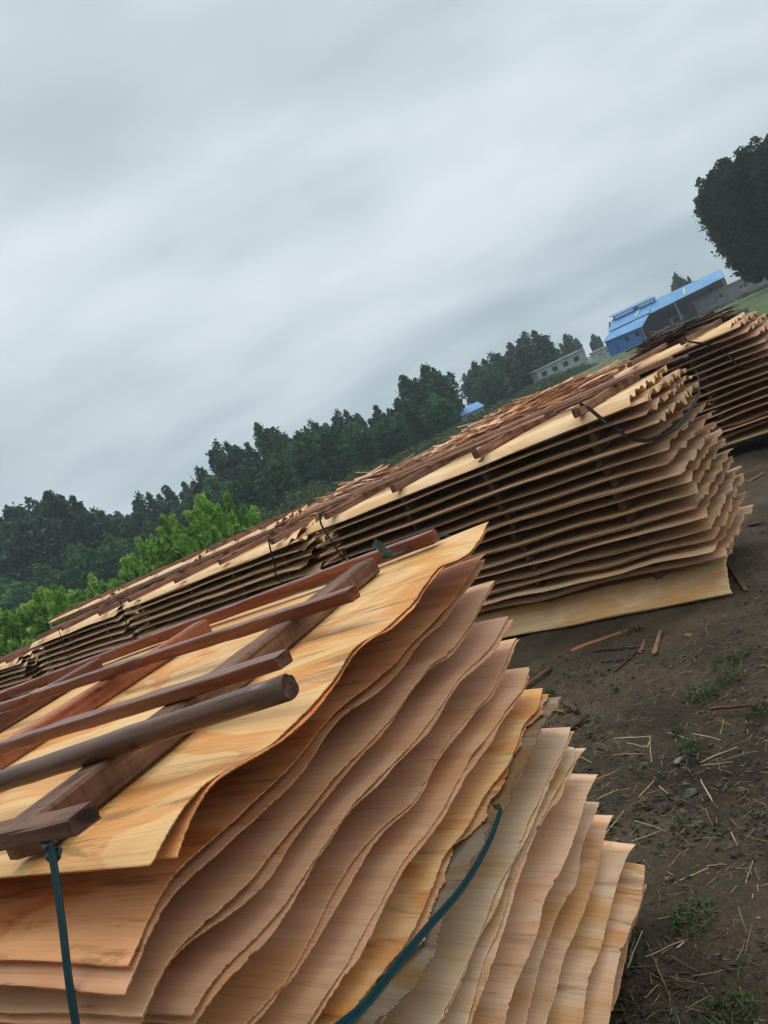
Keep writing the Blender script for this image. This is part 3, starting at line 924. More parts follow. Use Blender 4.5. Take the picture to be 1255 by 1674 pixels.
T3 = 'the back row\'s first stack'
row_stack(T3, .46, 3.9, 1.35, 15, crumple=1.1, fan=.75, flap=.02, cols=(.55, 1.15), fine=True, res=.8)
top_beams(T3, .46, 3.9, (.55, 1.15), 25, z=1.297)
sp = [rowpt(.98, 3.87, 1.355), rowpt(.95, 3.87, 1.30), rowpt(.80, 3.87, 1.20), rowpt(.66, 3.87, 1.02), rowpt(.60, 3.87, .88), rowpt(.46, 3.86, .84), rowpt(.36, 3.95, .87), rowpt(.35, 4.3, .9)]
black_strap('black strap around the right end of the stack behind the middle stack', sp, side=[(-.5, .3, .8)] * 5 + [(0, 0, 1)] * 3)
T3c = 'the back row\'s second stack'
row_stack(T3c, 8.1, 3.95, 2.4, 17, tones=PALE, dr=2.0, crumple=1.7, zscale=.99, fine=False)
top_beams(T3c, 8.1, 3.95, (.4, 1.2, 2.0), 27, z=1.28)
T3d = 'the back row\'s third stack'
row_stack(T3d, 10.7, 3.95, 3.4, 18, tones=PALE, dr=2.0, crumple=1.7, zscale=1.0, fine=False)
top_beams(T3d, 10.7, 3.95, (.4, 1.6, 2.9), 28, z=1.295)
T3e = 'the back row\'s last stack'
row_stack(T3e, 14.3, 3.95, 3.4, 19, tones=PALE, dr=2.0, crumple=1.7, zscale=1.0, fine=False)
top_beams(T3e, 14.3, 3.95, (.4, 1.6, 2.9), 29, z=1.295)


# long planks on the tops behind
def long_plank(s0, s1, off, z, w, h, seed, label, mat=M_BROWN, color=(2.3, 1.8, 1.55), doff=0.0):
    bar('long_plank', rowpt(s0, off, z), rowpt(s1, off + doff, z), w, h, mat, seed=seed, cat='plank', color=color, label=label, bend=(.02, .004))


long_plank(.30, 3.9, .66, 1.353, .07, .020, 51, 'long brown lath nearest the viewer on the beams of the middle stack', doff=.03)
long_plank(.10, 4.2, .84, 1.353, .09, .026, 52, 'long tan plank in the middle of the laths on the middle stack', mat=M_SCRAP, color=(.62, .52, .44), doff=.05)
long_plank(.25, 4.6, 1.02, 1.353, .07, .022, 53, 'thickest reddish plank along the rear edge of the middle stack', mat=M_ORANGE, color=(.85, .9, .9))
long_plank(.9, 2.9, .46, 1.353, .05, .014, 54, 'thin pale lath across the beams of the middle stack', mat=M_SCRAP, color=(.8, .7, .62), doff=.05)
long_plank(2.0, 6.0, 3.85, 1.16, .10, .03, 55, 'brown plank lying along the front of the loose strip heap')
long_plank(4.3, 8.2, .75, 1.332, .08, .024, 56, 'weathered brown lath on the second stack of the middle row', color=(1.5, 1.25, 1.1))
long_plank(4.8, 9.4, .98, 1.332, .09, .03, 57, 'long reddish plank along the rear of the middle row', mat=M_ORANGE, color=(.6, .6, .6))
long_plank(8.3, 10.6, 4.3, 1.336, .08, .022, 58, 'brown plank on the back row near the shrubs')


# ------------------------------------------------------------------ loose strip piles
def strip_pile(name, label, s0, s1, off, hgt, seed, col, n=900, width=1.8, lsc=1.0):
    r = np.random.default_rng(seed)
    mb = MB()
    for k in range(n):
        u = r.random(); s = s0 + (s1 - s0) * u
        o = off + r.normal(0, width / 3.2)
        hh = hgt * (1 - .55 * abs((o - off) / width) ** 1.6) * (1 - .25 * (2 * u - 1) ** 4)
        z = max(.02, hh * r.random() ** .35 + r.normal(0, .02))
        Ls = r.uniform(.5, 1.4) * lsc; w_ = r.uniform(.015, .06); th = r.uniform(.002, .006)
        a = RANG + r.normal(0, .17); tl = r.normal(0, .09)
        c = np.array(rowpt(s, o, z))
        X = np.array([math.cos(a) * math.cos(tl), math.sin(a) * math.cos(tl), math.sin(tl)]); Y = np.array([-math.sin(a), math.cos(a), r.normal(0, .3)]); Y /= np.linalg.norm(Y)
        Z = np.cross(X, Y); cv = r.normal(0, .02)
        rows = []
        for q in range(5):
            u2 = q / 4 - .5
            for yy_, zz_ in ((-w_/2, 0), (w_/2, 0), (w_/2, th), (-w_/2, th)):
                rows.append(c + X * u2 * Ls + Y * (yy_ * (1 - .3 * abs(u2) * r.random())) + Z * (zz_ + cv * math.cos(u2 * 3)))
        F = [(i2*4+j, i2*4+(j+1) % 4, (i2+1)*4+(j+1) % 4, (i2+1)*4+j) for i2 in range(4) for j in range(4)] + [(3, 2, 1, 0), (16, 17, 18, 19)]
        mb.add(rows, F)
    link(name, mb.mesh(name, M_SCRAP), label=label, cat='offcuts', kind='stuff', color=col)


strip_pile('loose_veneer_strips', 'heap of loose pinkish veneer strips right behind the middle stack', 1.95, 4.9, 4.75, 1.41, 61, (1.6, 1.38, 1.2), n=3000, width=1.15)
strip_pile('loose_veneer_strips', 'lower heap of loose tan veneer strips behind the middle row', 4.9, 8.3, 4.7, 1.34, 62, (1.4, 1.22, 1.06), n=2200, width=1.0)
strip_pile('dark_bark_strips', 'heap of dark brown bark strips in front of the blue shed', 1.6, 2.75, 7.4, 1.44, 63, (.24, .18, .15), n=1500, width=.9, lsc=.8)

# ------------------------------------------------------------------ vegetation
def leaf_quads(P, size, rng, droop=0.0, aspect=1.0):
    """P (n,3) centres -> quads of random orientation"""
    n = len(P)
    a = rng.normal(size=(n, 3)); a[:, 2] -= droop * 2.2
    a /= np.linalg.norm(a, axis=1)[:, None]
    b = np.cross(a, rng.normal(size=(n, 3))); b /= np.linalg.norm(b, axis=1)[:, None]
    s = size * rng.uniform(.6, 1.35, n)[:, None]
    la, lb = a * s * .5 * aspect, b * s * .5
    # pointed leaf shape: diamond-like quad
    V = np.stack([P - la, P + lb - la * .15, P + la, P - lb - la * .15], 1).reshape(-1, 3)
    F = np.arange(4 * n).reshape(-1, 4)
    return V, F


def poplar_crown(seed, H, Wd, n, plumes, low=.12, leaf=.30, spread=1.0, full=False):
    """a crown of upright plumes, unit in metres, base at z=0"""
    r = np.random.default_rng(seed)
    P = []
    for k in range(plumes):
        a = r.uniform(0, 2 * np.pi); q = math.sqrt(r.random()) * (Wd / 2) * .82
        if k == 0: q = 0
        top = H * (1 - (.30 if full else .42) * (q / (Wd / 2)) ** (3 if full else 1.7) * r.uniform(.6, 1.2)) * r.uniform(.90, 1.0)
        if k == 0: top = H
        cx, cy = q * math.cos(a), q * math.sin(a)
        pw = Wd * (r.uniform(.06, .105) if full else r.uniform(.13, .22))
        z0 = H * low * r.uniform(.8, 1.8) * ((1 + .9 * (q / (Wd / 2)) ** 2) if full else 1)
        m = n // plumes
        u = r.random(m) ** .8
        z = z0 + (top - z0) * u
        rad = pw * (np.clip(u / (.12 if full else .22), .15, 1) ** .5 * np.sqrt(np.clip(1 - u ** (5 if not full else 6), 0, 1)) + .04) * (.50 + .50 * np.sin(z * r.uniform(1.6, 3.0) + k) ** 2)
        th = r.uniform(0, 2 * np.pi, m); rr = rad * np.sqrt(r.random(m)) ** .7
        lean = (u ** 1.3)[:, None] * np.array([cx, cy]) * .25
        bf = .96 if full else .35
        base = np.array([cx, cy]) * (bf + (1 - bf) * np.clip(u * 2.5, 0, 1))[:, None]
        main_ = np.c_[base + lean + np.c_[np.cos(th) * rr, np.sin(th) * rr], z]; P.append(main_)
        # loose outer leaves soften the outline
        m3 = m // 6
        j3 = r.integers(0, m, m3)
        q3 = main_[j3].copy(); q3[:, :2] += np.c_[np.cos(th[j3]), np.sin(th[j3])] * (rad[j3] * r.uniform(.2, .6, m3))[:, None]; P.append(q3)
        # side sprigs
        m2 = m // 5
        c0 = main_[r.integers(0, m, 14)]
        pick = c0[r.integers(0, 14, m2)]
        P.append(pick + np.clip(r.normal(0, pw * (.1 if full else .2), (m2, 3)), -pw * .3, pw * .3) * np.array([1, 1, 1.6]))
    P = np.vstack(P)
    return leaf_quads(P, leaf, r, aspect=1.25)


def trunk_mesh(seed, H, r0, nbr=7, spread=2.0):
    r = np.random.default_rng(seed)
    mb = MB()

    def limb(p0, p1, a, b, n=6, k=7):
        p0 = np.array(p0, float); p1 = np.array(p1, float)
        d = p1 - p0; d /= np.linalg.norm(d)
        u = np.cross(d, [1, .3, 0]); u /= np.linalg.norm(u); v = np.cross(d, u)
        V = []
        wob = r.normal(0, a * .5, (n + 1, 3)); wob[0] = 0
        for i in range(n + 1):
            t = i / n; c = p0 + (p1 - p0) * t + wob[i]; rad = a + (b - a) * t
            for j in range(k): V.append(c + (u * math.cos(j / k * 6.2832) + v * math.sin(j / k * 6.2832)) * rad)
        mb.add(V, [(i*k+j, i*k+(j+1) % k, (i+1)*k+(j+1) % k, (i+1)*k+j) for i in range(n) for j in range(k)])
    limb((0, 0, -.2), (0, 0, H * .92), r0, r0 * .15, 9)
    for q in range(nbr):
        z = H * r.uniform(.12, .6); a = r.uniform(0, 6.28); Ls = H * r.uniform(.25, .42)
        limb((0, 0, z), (math.cos(a) * spread * r.uniform(.4, 1), math.sin(a) * spread * r.uniform(.4, 1), z + Ls), r0 * .4, r0 * .08)
    return mb.mesh('trunk', M_BARK, True)


def tree_thing(name, loc, label, crown_me, trunk_me, scale=(1, 1, 1), rz=0.0, color=(1, 1, 1), group=None, cat='tree'):
    e = bpy.data.objects.new(name, None); COL.objects.link(e)
    e['label'] = label; e['category'] = cat
    if group: e['group'] = group
    e.location = loc; e.rotation_euler = (0, 0, rz); e.scale = scale
    c = link('crown', crown_me, parent=e, color=color)
    t = link('trunk', trunk_me, parent=e)
    return e


CROWNS = []
for k, (H_, W_, n_, pl_) in enumerate([(10, 4.4, 15000, 18), (10, 3.4, 12000, 12), (10, 5.2, 17000, 24), (10, 2.8, 9000, 7)]):
    V, F = poplar_crown(300 + k, H_, W_, n_, pl_, leaf=.23, low=.03)
    CROWNS.append((mesh_np('poplar_crown', V, F, M_POPLAR, smooth=False), trunk_mesh(400 + k, H_, .16, spread=W_ * .35)))

# skyline of the tree belt: photo pixel of each top, distance, crown variant, width factor
BELT = [(-30, 845, 82, 0, 1.1), (10, 828, 80, 2, 1.0), (45, 815, 86, 0, 1.0), (75, 803, 82, 1, 1.2), (116, 811, 84, 3, 1.0), (150, 832, 92, 0, 1.1), (190, 836, 95, 2, 1.1), (225, 806, 94, 0, 1.0), (268, 794, 96, 1, 1.3),
        (298, 788, 98, 3, 1.2), (322, 764, 92, 0, 1.1), (352, 722, 84, 0, 1.0), (382, 728, 82, 1, 1.2), (418, 692, 83, 2, .9), (455, 715, 88, 0, 1.0), (482, 722, 96, 3, 1.2), (505, 688, 94, 0, .9), (530, 692, 98, 1, 1.1), (550, 671, 96, 0, 1.0),
        (582, 676, 98, 1, 1.2), (612, 663, 100, 3, 1.5), (634, 668, 98, 0, 1.1), (655, 614, 98, 1, 1.3), (690, 597, 98, 2, 1.0), (716, 628, 102, 0, 1.0), (738, 652, 112, 3, 1.2), (772, 592, 122, 2, 1.2), (800, 578, 124, 0, 1.5), (832, 560, 126, 2, 1.1), (856, 543, 124, 0, 1.4),
        (878, 566, 128, 1, 1.4), (898, 562, 180, 3, 1.3), (922, 546, 175, 1, 1.3), (944, 560, 185, 3, 1.3), (968, 546, 180, 1, 1.2), (996, 527, 170, 3, 1.2), (1016, 525, 175, 0, 1.0), (1102, 446, 150, 0, .8), (1124, 452, 165, 3, 1.0)]
for k, (x_, y_, Y_, v_, wf) in enumerate(BELT):
    p = at(x_, y_, Y_)
    H_ = max(2.5, p[2])
    s_ = H_ / 10.0
    ws = max(s_, .55) * wf * 1.12
    tree_thing('poplar_tree', (p[0], p[1], 0), 'dark green poplar, %s from the left in the tree belt along the skyline' % (ORD1[k] if k < 30 else ['thirty-first', 'thirty-second', 'thirty-third', 'thirty-fourth', 'thirty-fifth', 'thirty-sixth', 'thirty-seventh', 'thirty-eighth', 'thirty-ninth'][k - 30]),
               CROWNS[v_][0], CROWNS[v_][1], scale=(ws, ws, s_), rz=k * 1.7, color=jit((1.0, 1.0, 1.0), .12), group='poplars of the far tree belt')
# a lower, slightly lighter front rank that closes the belt
FR = [(-60, 1000, 70), (0, 985, 72), (60, 960, 74), (120, 930, 74), (180, 915, 76), (240, 890, 80), (300, 860, 76), (345, 820, 72), (395, 800, 70), (440, 780, 74), (490, 745, 78), (530, 735, 76), (575, 728, 80), (620, 715, 82), (665, 690, 84), (708, 680, 86), (790, 640, 108)]
for k, (x_, y_, Y_) in enumerate(FR):
    p = at(x_, y_ - 30, Y_)
    H_ = max(3.6, p[2] * 1.1); s_ = H_ / 10
    tree_thing('young_tree', (p[0], p[1], 0), 'lower bushy tree in front of the tree belt, %s from the left' % ORD1[k], CROWNS[(k * 2) % 3][0], CROWNS[0][1],
               scale=(s_ * 1.5, s_ * 1.5, s_), rz=k * 2.1, color=jit((1.15, 1.4, 1.0), .25), group='lower trees in front of the tree belt')

# the big tree at the right edge
V, F = poplar_crown(500, 13.6, 13.2, 150000, 120, low=.06, leaf=.21, full=True)
big = mesh_np('crown', V, F, M_POPLAR, smooth=False)
pb = at(1236, 222, 75)
tree_thing('big_tree', (pb[0] - .3, 75, 0), 'huge dense dark tree at the right edge, towering over the shed', big, trunk_mesh(501, 13, .32, nbr=14, spread=5.0), color=(.38, .45, .38), scale=(.97, 1, pb[2] / 13.6), rz=2.2)


# bright green shrubs at the left
def shrub_crown(seed, R, H, n, leaf):
    r = np.random.default_rng(seed)
    V = []; F = []; off = 0
    nb = 46
    mb = MB()
    for b in range(nb):
        a = r.uniform(0, 6.28); q = math.sqrt(r.random()) * R
        top = H * (1 - .60 * (q / R) ** 2) * r.uniform(.62, 1.08)
        base = np.array([math.cos(a) * q * .35, math.sin(a) * q * .35, 0.1])
        tip = np.array([math.cos(a) * q, math.sin(a) * q, top])
        m = n // nb
        u = r.uniform(.15, 1.0, m) ** .8
        c = base + (tip - base) * u[:, None]
        # leafy twigs leave the branch and arch over
        ang = r.uniform(0, 6.28, m); dd = r.uniform(.02, .26, m) * (1.25 - .85 * u)
        c = c + np.c_[np.cos(ang) * dd, np.sin(ang) * dd, -dd * r.uniform(-.2, .7, m)]
        v, f = leaf_quads(c, leaf, r, droop=.6, aspect=3.8)
        # narrow the leaves
        mb.add(v, f)
    return mb.mesh('crown', M_WILLOW)


for k, (x_, y_, Y_, R_, lab) in enumerate([(330, 822, 24, 1.75, 'tallest bright green willow-like shrub behind the stacks'), (262, 842, 25, 1.5, 'bright green shrub directly left of the tallest shrub'),
                                            (205, 872, 25, 1.4, 'bright green shrub in the middle of the shrub row'), (120, 925, 24, 1.2, 'bright green shrub leaning over the third stack'),
                                            (60, 948, 25, 1.2, 'fresh green shrub second from the left edge'), (12, 955, 25, 1.2, 'darker green shrub at the left edge of the picture'), (385, 868, 25, .95, 'low green shrub at the right end of the shrub row'), (-50, 985, 25, 1.4, 'green shrub beyond the left edge')]):
    p = at(x_, y_, Y_)
    me = shrub_crown(600 + k, R_ * 1.0, p[2] * (1.12, 1.06, .98, .80, .92, .84, .85, .95)[k], 21000, .055)
    tree_thing('green_shrub', (p[0], p[1], 0), lab, me, trunk_mesh(620 + k, p[2] * .8, .05, nbr=9, spread=R_ * .7), color=jit((1, 1, 1), .12) if k != 5 else (.7, .8, .7), cat='shrub')


# undergrowth between the yard and the trees
def weeds():
    r = np.random.default_rng(70)
    P = []
    def clump(x, y, R, H, n):
        a = r.uniform(0, 6.28, n); q = np.sqrt(r.random(n)) * R
        z = H * (1 - (q / R) ** 2 * .8) * r.random(n) ** .5
        P.append(np.c_[x + np.cos(a) * q, y + np.sin(a) * q, z])
    for _ in range(420):
        px = r.uniform(500, 1010)
        Yd = r.uniform(70, 104)
        p = at(px, 900, Yd)
        clump(p[0] + 0, Yd, r.uniform(1.2, 2.6), r.uniform(.3, 1.0), 240)
    for _ in range(240):
        Yd = r.uniform(100, 128); x = r.uniform(8, 33)
        clump(x, Yd, r.uniform(1.2, 2.6), r.uniform(.5, 1.5), 200)
    for _ in range(110):
        x = r.uniform(50, 75); Yd = r.uniform(88, 108)
        clump(x, Yd, r.uniform(.8, 1.6), r.uniform(.1, .35), 160)
    for _ in range(160):
        Yd = r.uniform(60, 76); x = -62 + r.random() * 62
        clump(x, Yd, r.uniform(1.2, 2.4), r.uniform(.8, 2.2), 200)
    Pm = np.vstack(P)
    V, F = leaf_quads(Pm, .22, r, aspect=1.3)
    link('undergrowth', mesh_np('undergrowth', V, F, M_WEED, smooth=False), label='rank green undergrowth along the foot of the tree belt', cat='undergrowth', kind='stuff')


weeds()

# ------------------------------------------------------------------ buildings far behind
M_BLUE = principled('blue_sheet_roof', lambda t: t.mix(t.ramp(t.noise(t.mapping(objcoord(t, False), (.5, .5, .5)), 1.0, 4), [(.3, (.11, .28, .54)), (.7, (.18, .38, .66))]), (.06, .18, .38), t.mapr(t.noise(t.mapping(objcoord(t, False), (6, .2, .2)), 1, 2), .55, .75, 0, .5)), rough=.45)
M_BLUEW = principled('blue_wall', lambda t: t.mix((.012, .12, .40), (.025, .18, .52), t.noise(t.mapping(objcoord(t, False), (4, 1, .4)), 1.0, 3)), rough=.55)
M_SKYL = principled('skylight_panel', lambda t: (.42, .50, .38), rough=.5)
M_WHITE = principled('white_panel', lambda t: (.62, .68, .72), rough=.5)
M_GREY = principled('grey_render', lambda t: t.ramp(t.noise(t.mapping(objcoord(t, False), (1, 1, 2)), .8, 5, .65), [(.3, (.15, .145, .15)), (.7, (.30, .29, .29))]), rough=.9)
M_PALE = principled('pale_render', lambda t: t.ramp(t.noise(t.mapping(objcoord(t, False), (1, 1, 3)), .7, 5, .65), [(.3, (.30, .32, .31)), (.7, (.46, .48, .46))]), rough=.9)
M_DARK = principled('dark_interior', lambda t: (.02, .022, .025), rough=.9)
M_DIM = principled('shade_tinted_wall', lambda t: t.mix((.012, .013, .015), (.03, .03, .034), t.noise(objcoord(t, False), .8, 4)), rough=.9)  # near-black colour stands in for the shade inside the shed
M_GLASS_SHADE = principled('glass_and_opening_shade', lambda t: (.03, .04, .05), rough=.2, spec=.5)
M_CONC = principled('concrete_post', lambda t: t.mix((.16, .15, .14), (.30, .28, .26), t.noise(objcoord(t), 6, 3)), rough=.9)
M_RUB = principled('rubble', lambda t: t.ramp(t.noise(objcoord(t, False), 3, 4), [(.35, (.06, .055, .05)), (.6, (.28, .27, .25)), (.7, (.45, .45, .45))]), rough=.9)


def thing(name, label, cat, loc, group=None):
    e = bpy.data.objects.new(name, None); COL.objects.link(e)
    e['label'] = label; e['category'] = cat; e.location = loc
    if group: e['group'] = group
    return e


def part(name, mb, mat, parent, smooth=False, color=None):
    me = mb.mesh(name, mat, smooth)
    return link(name, me, parent=parent, color=color)


def ribs(mb, p00, p10, p11, p01, n, h=.05):
    """ribbed roof sheet: a thin slab with standing ribs from eave (p00,p10) to ridge (p01,p11)"""
    a, b, c, d = map(np.array, (p00, p10, p11, p01))
    nrm = np.cross(b - a, d - a); nrm = nrm / np.linalg.norm(nrm); th = nrm * .06
    mb.hexa([a - th, b - th, c - th, d - th, a, b, c, d])
    for i in range(n):
        u0 = (i + .1) / n; u1 = (i + .28) / n
        q0, q1 = a + (b - a) * u0, a + (b - a) * u1; s0_, s1_ = d + (c - d) * u0, d + (c - d) * u1
        mb.hexa([q0 + nrm * .002, q1 + nrm * .002, s1_ + nrm * .002, s0_ + nrm * .002, q0 + nrm * h, q1 + nrm * h, s1_ + nrm * h, s0_ + nrm * h])


def build_shed():
    X0, Y0 = 40.0, 115.0
    e = thing('blue_shed', 'long open shed with sky blue sheet roof and blue side wall beyond the stacks', 'shed', (X0, Y0, 0))
    # local coordinates relative to (X0, Y0)
    f = MB(); ribs(f, (8.4, 0, 3.45), (20.9, 0, 3.72), (23.6, 5.5, 5.15), (12.0, 5.5, 5.15), 34, .03); ro = part('roof', f, M_BLUE, e)
    f = MB(); ribs(f, (23.6, 11, 3.6), (6.4, 11, 3.4), (5.0, 5.56, 5.15), (23.6, 5.56, 5.15), 34, .03); part('rear_roof', f, M_BLUE, e)
    f = MB(); ribs(f, (-.75, -2.6, 2.48), (5.5, -2.6, 2.19), (8.5, .4, 3.45), (1.9, .4, 3.42), 16, .03); part('lean_to_roof', f, M_BLUE, e)
    f = MB(); ribs(f, (1.75, .45, 3.60), (8.6, .45, 3.62), (12.0, 5.5, 5.15), (4.9, 5.5, 5.15), 16, .03); part('upper_roof', f, M_BLUE, e)
    mon = MB(); ribs(mon, (4.5, 3.9, 5.50), (11.9, 3.9, 5.50), (12.0, 5.6, 5.86), (4.6, 5.6, 5.86), 16, .03); mo = part('roof_monitor', mon, M_BLUE, e)
    f = MB(); f.box((4.95, 4.05, 5.02), (8.0, 4.15, 5.38)); link('monitor_window', f.mesh('monitor_window', M_WHITE), parent=mo)
    f = MB(); f.box((8.9, 4.05, 5.02), (11.5, 4.15, 5.38)); link('monitor_window', f.mesh('monitor_window', M_WHITE), parent=mo)
    f = MB(); f.box((4.7, 4.18, 4.75), (11.8, 4.26, 5.52)); link('monitor_wall', f.mesh('monitor_wall', M_BLUEW), parent=mo)
    f = MB()
    f.hexa([(14.4, .6, 3.76), (14.8, .6, 3.76), (16.6, 4.0, 4.76), (16.2, 4.0, 4.76), (14.4, .6, 3.86), (14.8, .6, 3.86), (16.6, 4.0, 4.86), (16.2, 4.0, 4.86)])
    link('skylight_strip', f.mesh('skylight_strip', M_SKYL), parent=ro)
    f = MB(); f.hexa([(6.5, 1.2, 3.88), (6.9, 1.2, 3.88), (8.9, 3.8, 4.68), (8.5, 3.8, 4.68), (6.5, 1.2, 3.98), (6.9, 1.2, 3.98), (8.9, 3.8, 4.78), (8.5, 3.8, 4.78)])
    link('skylight_strip', f.mesh('skylight_strip', M_SKYL), parent=ro)
    # blue wall with small dark openings
    f = MB()
    for b in (((-.2, -.3), (.8, 2.38)), ((.8, 1.7), (1.3, 2.35)), ((1.3, -.3), (2.6, 2.32)), ((2.6, -.3), (3.2, 1.15)), ((2.6, 1.8), (3.2, 2.28)), ((3.2, -.3), (4.3, 2.25)), ((4.3, -.3), (4.9, 1.1)), ((4.9, -.3), (5.2, 2.15)), ((4.3, 1.85), (4.9, 2.18))):
        f.box((b[0][0], -2.2, b[0][1]), (b[1][0], -2.1, b[1][1]))
    part('front_wall', f, M_BLUEW, e)
    f = MB(); f.hexa([(-.2, -2.1, -.3), (-.1, -2.1, -.3), (6.5, 10.6, -.3), (6.4, 10.6, -.3), (-.2, -2.1, 2.38), (-.1, -2.1, 2.38), (6.5, 10.6, 3.3), (6.4, 10.6, 3.3)])
    part('side_wall', f, M_BLUEW, e)
    for a_, b_, z0_, z1_ in ((2.6, 3.2, 1.15, 1.8), (4.3, 4.9, 1.1, 1.85)):
        f = MB(); f.box((a_, -2.08, z0_), (b_, -2.05, z1_)); part('window', f, M_DARK, e)
    f = MB(); f.box((.8, -2.08, -.3), (1.3, -2.05, 1.7)); part('door', f, M_BLUEW, e)
    f = MB(); f.box((6.6, 10.6, -.3), (23.5, 10.8, 3.5)); part('back_wall', f, M_DIM, e)
    f = MB(); f.hexa([(23.2, 5.0, -.3), (23.35, 5.0, -.3), (23.35, 10.6, -.3), (23.2, 10.6, -.3), (23.2, 5.0, 4.9), (23.35, 5.0, 4.9), (23.35, 10.6, 3.5), (23.2, 10.6, 3.5)]); f.box((20.9, 4.9, -.3), (23.2, 5.0, 4.6)); part('end_wall', f, M_DIM, e)
    f = MB(); f.box((7.2, .6, -.3), (7.35, 10.6, 3.3)); part('inner_wall', f, M_DIM, e)
    for x, y in ((5.4, -2.3), (12.4, 0), (20.3, 0)):
        f = MB(); t_ = 3.5 if y == 0 else 2.15
        f.hexa([(x - .12, y - .12, -.4), (x + .12, y - .12, -.4), (x + .12, y + .12, -.4), (x - .12, y + .12, -.4), (x - .08, y - .08, t_), (x + .08, y - .08, t_), (x + .08, y + .08, t_), (x - .08, y + .08, t_)])
        part('post', f, M_CONC, e)
    f = MB(); f.box((8.6, .1, 3.05), (20.8, .3, 3.40)); part('eave_beam', f, M_DARK, e)
    f = MB()
    for a_, b_, z0_, z1_ in ((13.4, 15.4, -.3, .6), (15.4, 15.8, -.3, 1.5), (13.4, 13.8, .6, 1.5), (13.8, 15.4, 1.3, 1.5), (16.6, 18.4, -.3, .6), (16.6, 16.9, .6, 1.6), (18.1, 18.4, .6, 1.6)): f.box((a_, 6.0, z0_), (b_, 6.2, z1_))
    part('inner_room', f, M_WHITE, e)
    f = MB(); r = np.random.default_rng(9)
    for _ in range(80):
        x = r.uniform(6.2, 11); y = r.uniform(-3, 1.5); s = r.uniform(.08, .28); z = r.uniform(-.1, .5) * (1 - abs(x - 8.0) / 5)
        v = np.array([(x, y, z), (x + s, y, z), (x + s, y + s, z), (x, y + s, z), (x, y, z + s), (x + s, y, z + s), (x + s, y + s, z + s), (x, y + s, z + s)]) + r.normal(0, s * .25, (8, 3))
        f.hexa(v)
    link('rubble_heap', f.mesh('rubble_heap', M_RUB), label='pale rubble at the foot of the open shed bay', cat='rubble', kind='stuff', mw=Matrix.Translation((X0, Y0, 0)))


build_shed()


def build_house(name, label, ox, oy, rot, Lx, D, H, wins, roofm, wallm, roof_h=.5, loc_z=0, winh=(1.0, 2.0), over=.2):
    e = thing(name, label, 'building', (ox, oy, loc_z)); e.rotation_euler = (0, 0, rot)
    f = MB()
    xs = [0]; 
    for a, b in wins: xs += [a, b]
    xs.append(Lx)
    for i in range(0, len(xs), 2): f.box((xs[i], 0, -.5), (xs[i + 1], .25, H))
    for a, b in wins: f.box((a, 0, -.5), (b, .25, winh[0])); f.box((a, 0, winh[1]), (b, .25, H))
    f.box((0, .25, -.5), (.25, D, H)); f.box((Lx - .25, .25, -.5), (Lx, D, H)); f.box((.25, D - .25, -.5), (Lx - .25, D, H))
    wl = part('wall', f, wallm, e)
    f = MB(); f.hexa([(-over, -over, H + .003), (Lx + over, -over, H + .003), (Lx + over, D + over, H + .003), (-over, D + over, H + .003), (-over, -over, H + .14), (Lx + over, -over, H + .14), (Lx + over, D + over, H + .14 + roof_h), (-over, D + over, H + .14 + roof_h)])
    part('roof', f, roofm, e)
    for a, b in wins:
        f = MB(); f.box((a, .12, winh[0]), (b, .15, winh[1])); w_ = part('window', f, M_GLASS_SHADE, e)
        if name == 'ruined_house': continue  # unglazed openings here: the dark panel is painted shade, not glass
        f = MB(); mx = (a + b) / 2
        f.box((mx - .03, .08, winh[0]), (mx + .03, .118, winh[1])); f.box((a, .08, winh[1] - .06), (b, .118, winh[1])); f.box((a, .08, winh[0]), (b, .118, winh[0] + .06))
        link('frame', f.mesh('frame', M_WHITE), parent=w_)
    return e


# grey wing with windows behind the open bay, half hidden by the big tree
build_house('grey_outbuilding', 'low grey rendered building with two double windows behind the open shed bay', 56.2, 117.5, math.radians(-1.5), 14, 5, 2.3, [(3.3, 4.5), (7.3, 8.4), (11.5, 12.5)], M_GREY, M_GREY, roof_h=.1, winh=(.9, 1.75))
build_house('ruined_house', 'roofless pale building with four dark square windows among the bushes', 30.1, 118, math.radians(1.0), 8.0, 4, 2.85, [(.7, 1.55), (2.5, 3.35), (4.3, 5.15), (6.1, 6.95)], M_PALE, M_PALE, roof_h=.12, winh=(1.60, 2.35))
build_house('small_hut', 'small pale hut between the ruined house and the blue shed', 48.9, 146, 0, 3.4, 3, 1.75, [(.5, 1.0), (2.2, 2.8)], M_PALE, M_PALE, roof_h=.1, winh=(.6, 1.2))
build_house('distant_blue_shed', 'small distant shed with pale blue roof at the gap in the tree belt', 14.0, 99, 0, 3.2, 3, 1.35, [(.8, 1.6)], M_BLUE, M_PALE, roof_h=.85, winh=(.6, 1.2))


def pole_lamp(x, y, h, lab, lean):
    e = thing('utility_pole', lab, 'pole', (x, y, 0))
    f = MB(); k = 8; V = []
    for i in range(5):
        z = -.3 + h * i / 4; r_ = .12 - .03 * i / 4
        for j in range(k): V.append((math.cos(j / k * 6.283) * r_ + lean * z, math.sin(j / k * 6.283) * r_, z))
    f.add(V, [(i*k+j, i*k+(j+1) % k, (i+1)*k+(j+1) % k, (i+1)*k+j) for i in range(4) for j in range(k)])
    part('shaft', f, M_CONC, e, True)
    f = MB(); f.box((-.5 + lean * h, -.04, h - .7), (.5 + lean * h, .04, h - .6)); part('crossarm', f, M_CONC, e)


pole_lamp(47.6, 138, 3.3, 'short concrete utility pole beside the ruined house', 0)

# ------------------------------------------------------------------ litter on the soil
def gz(x, y): return 0.0


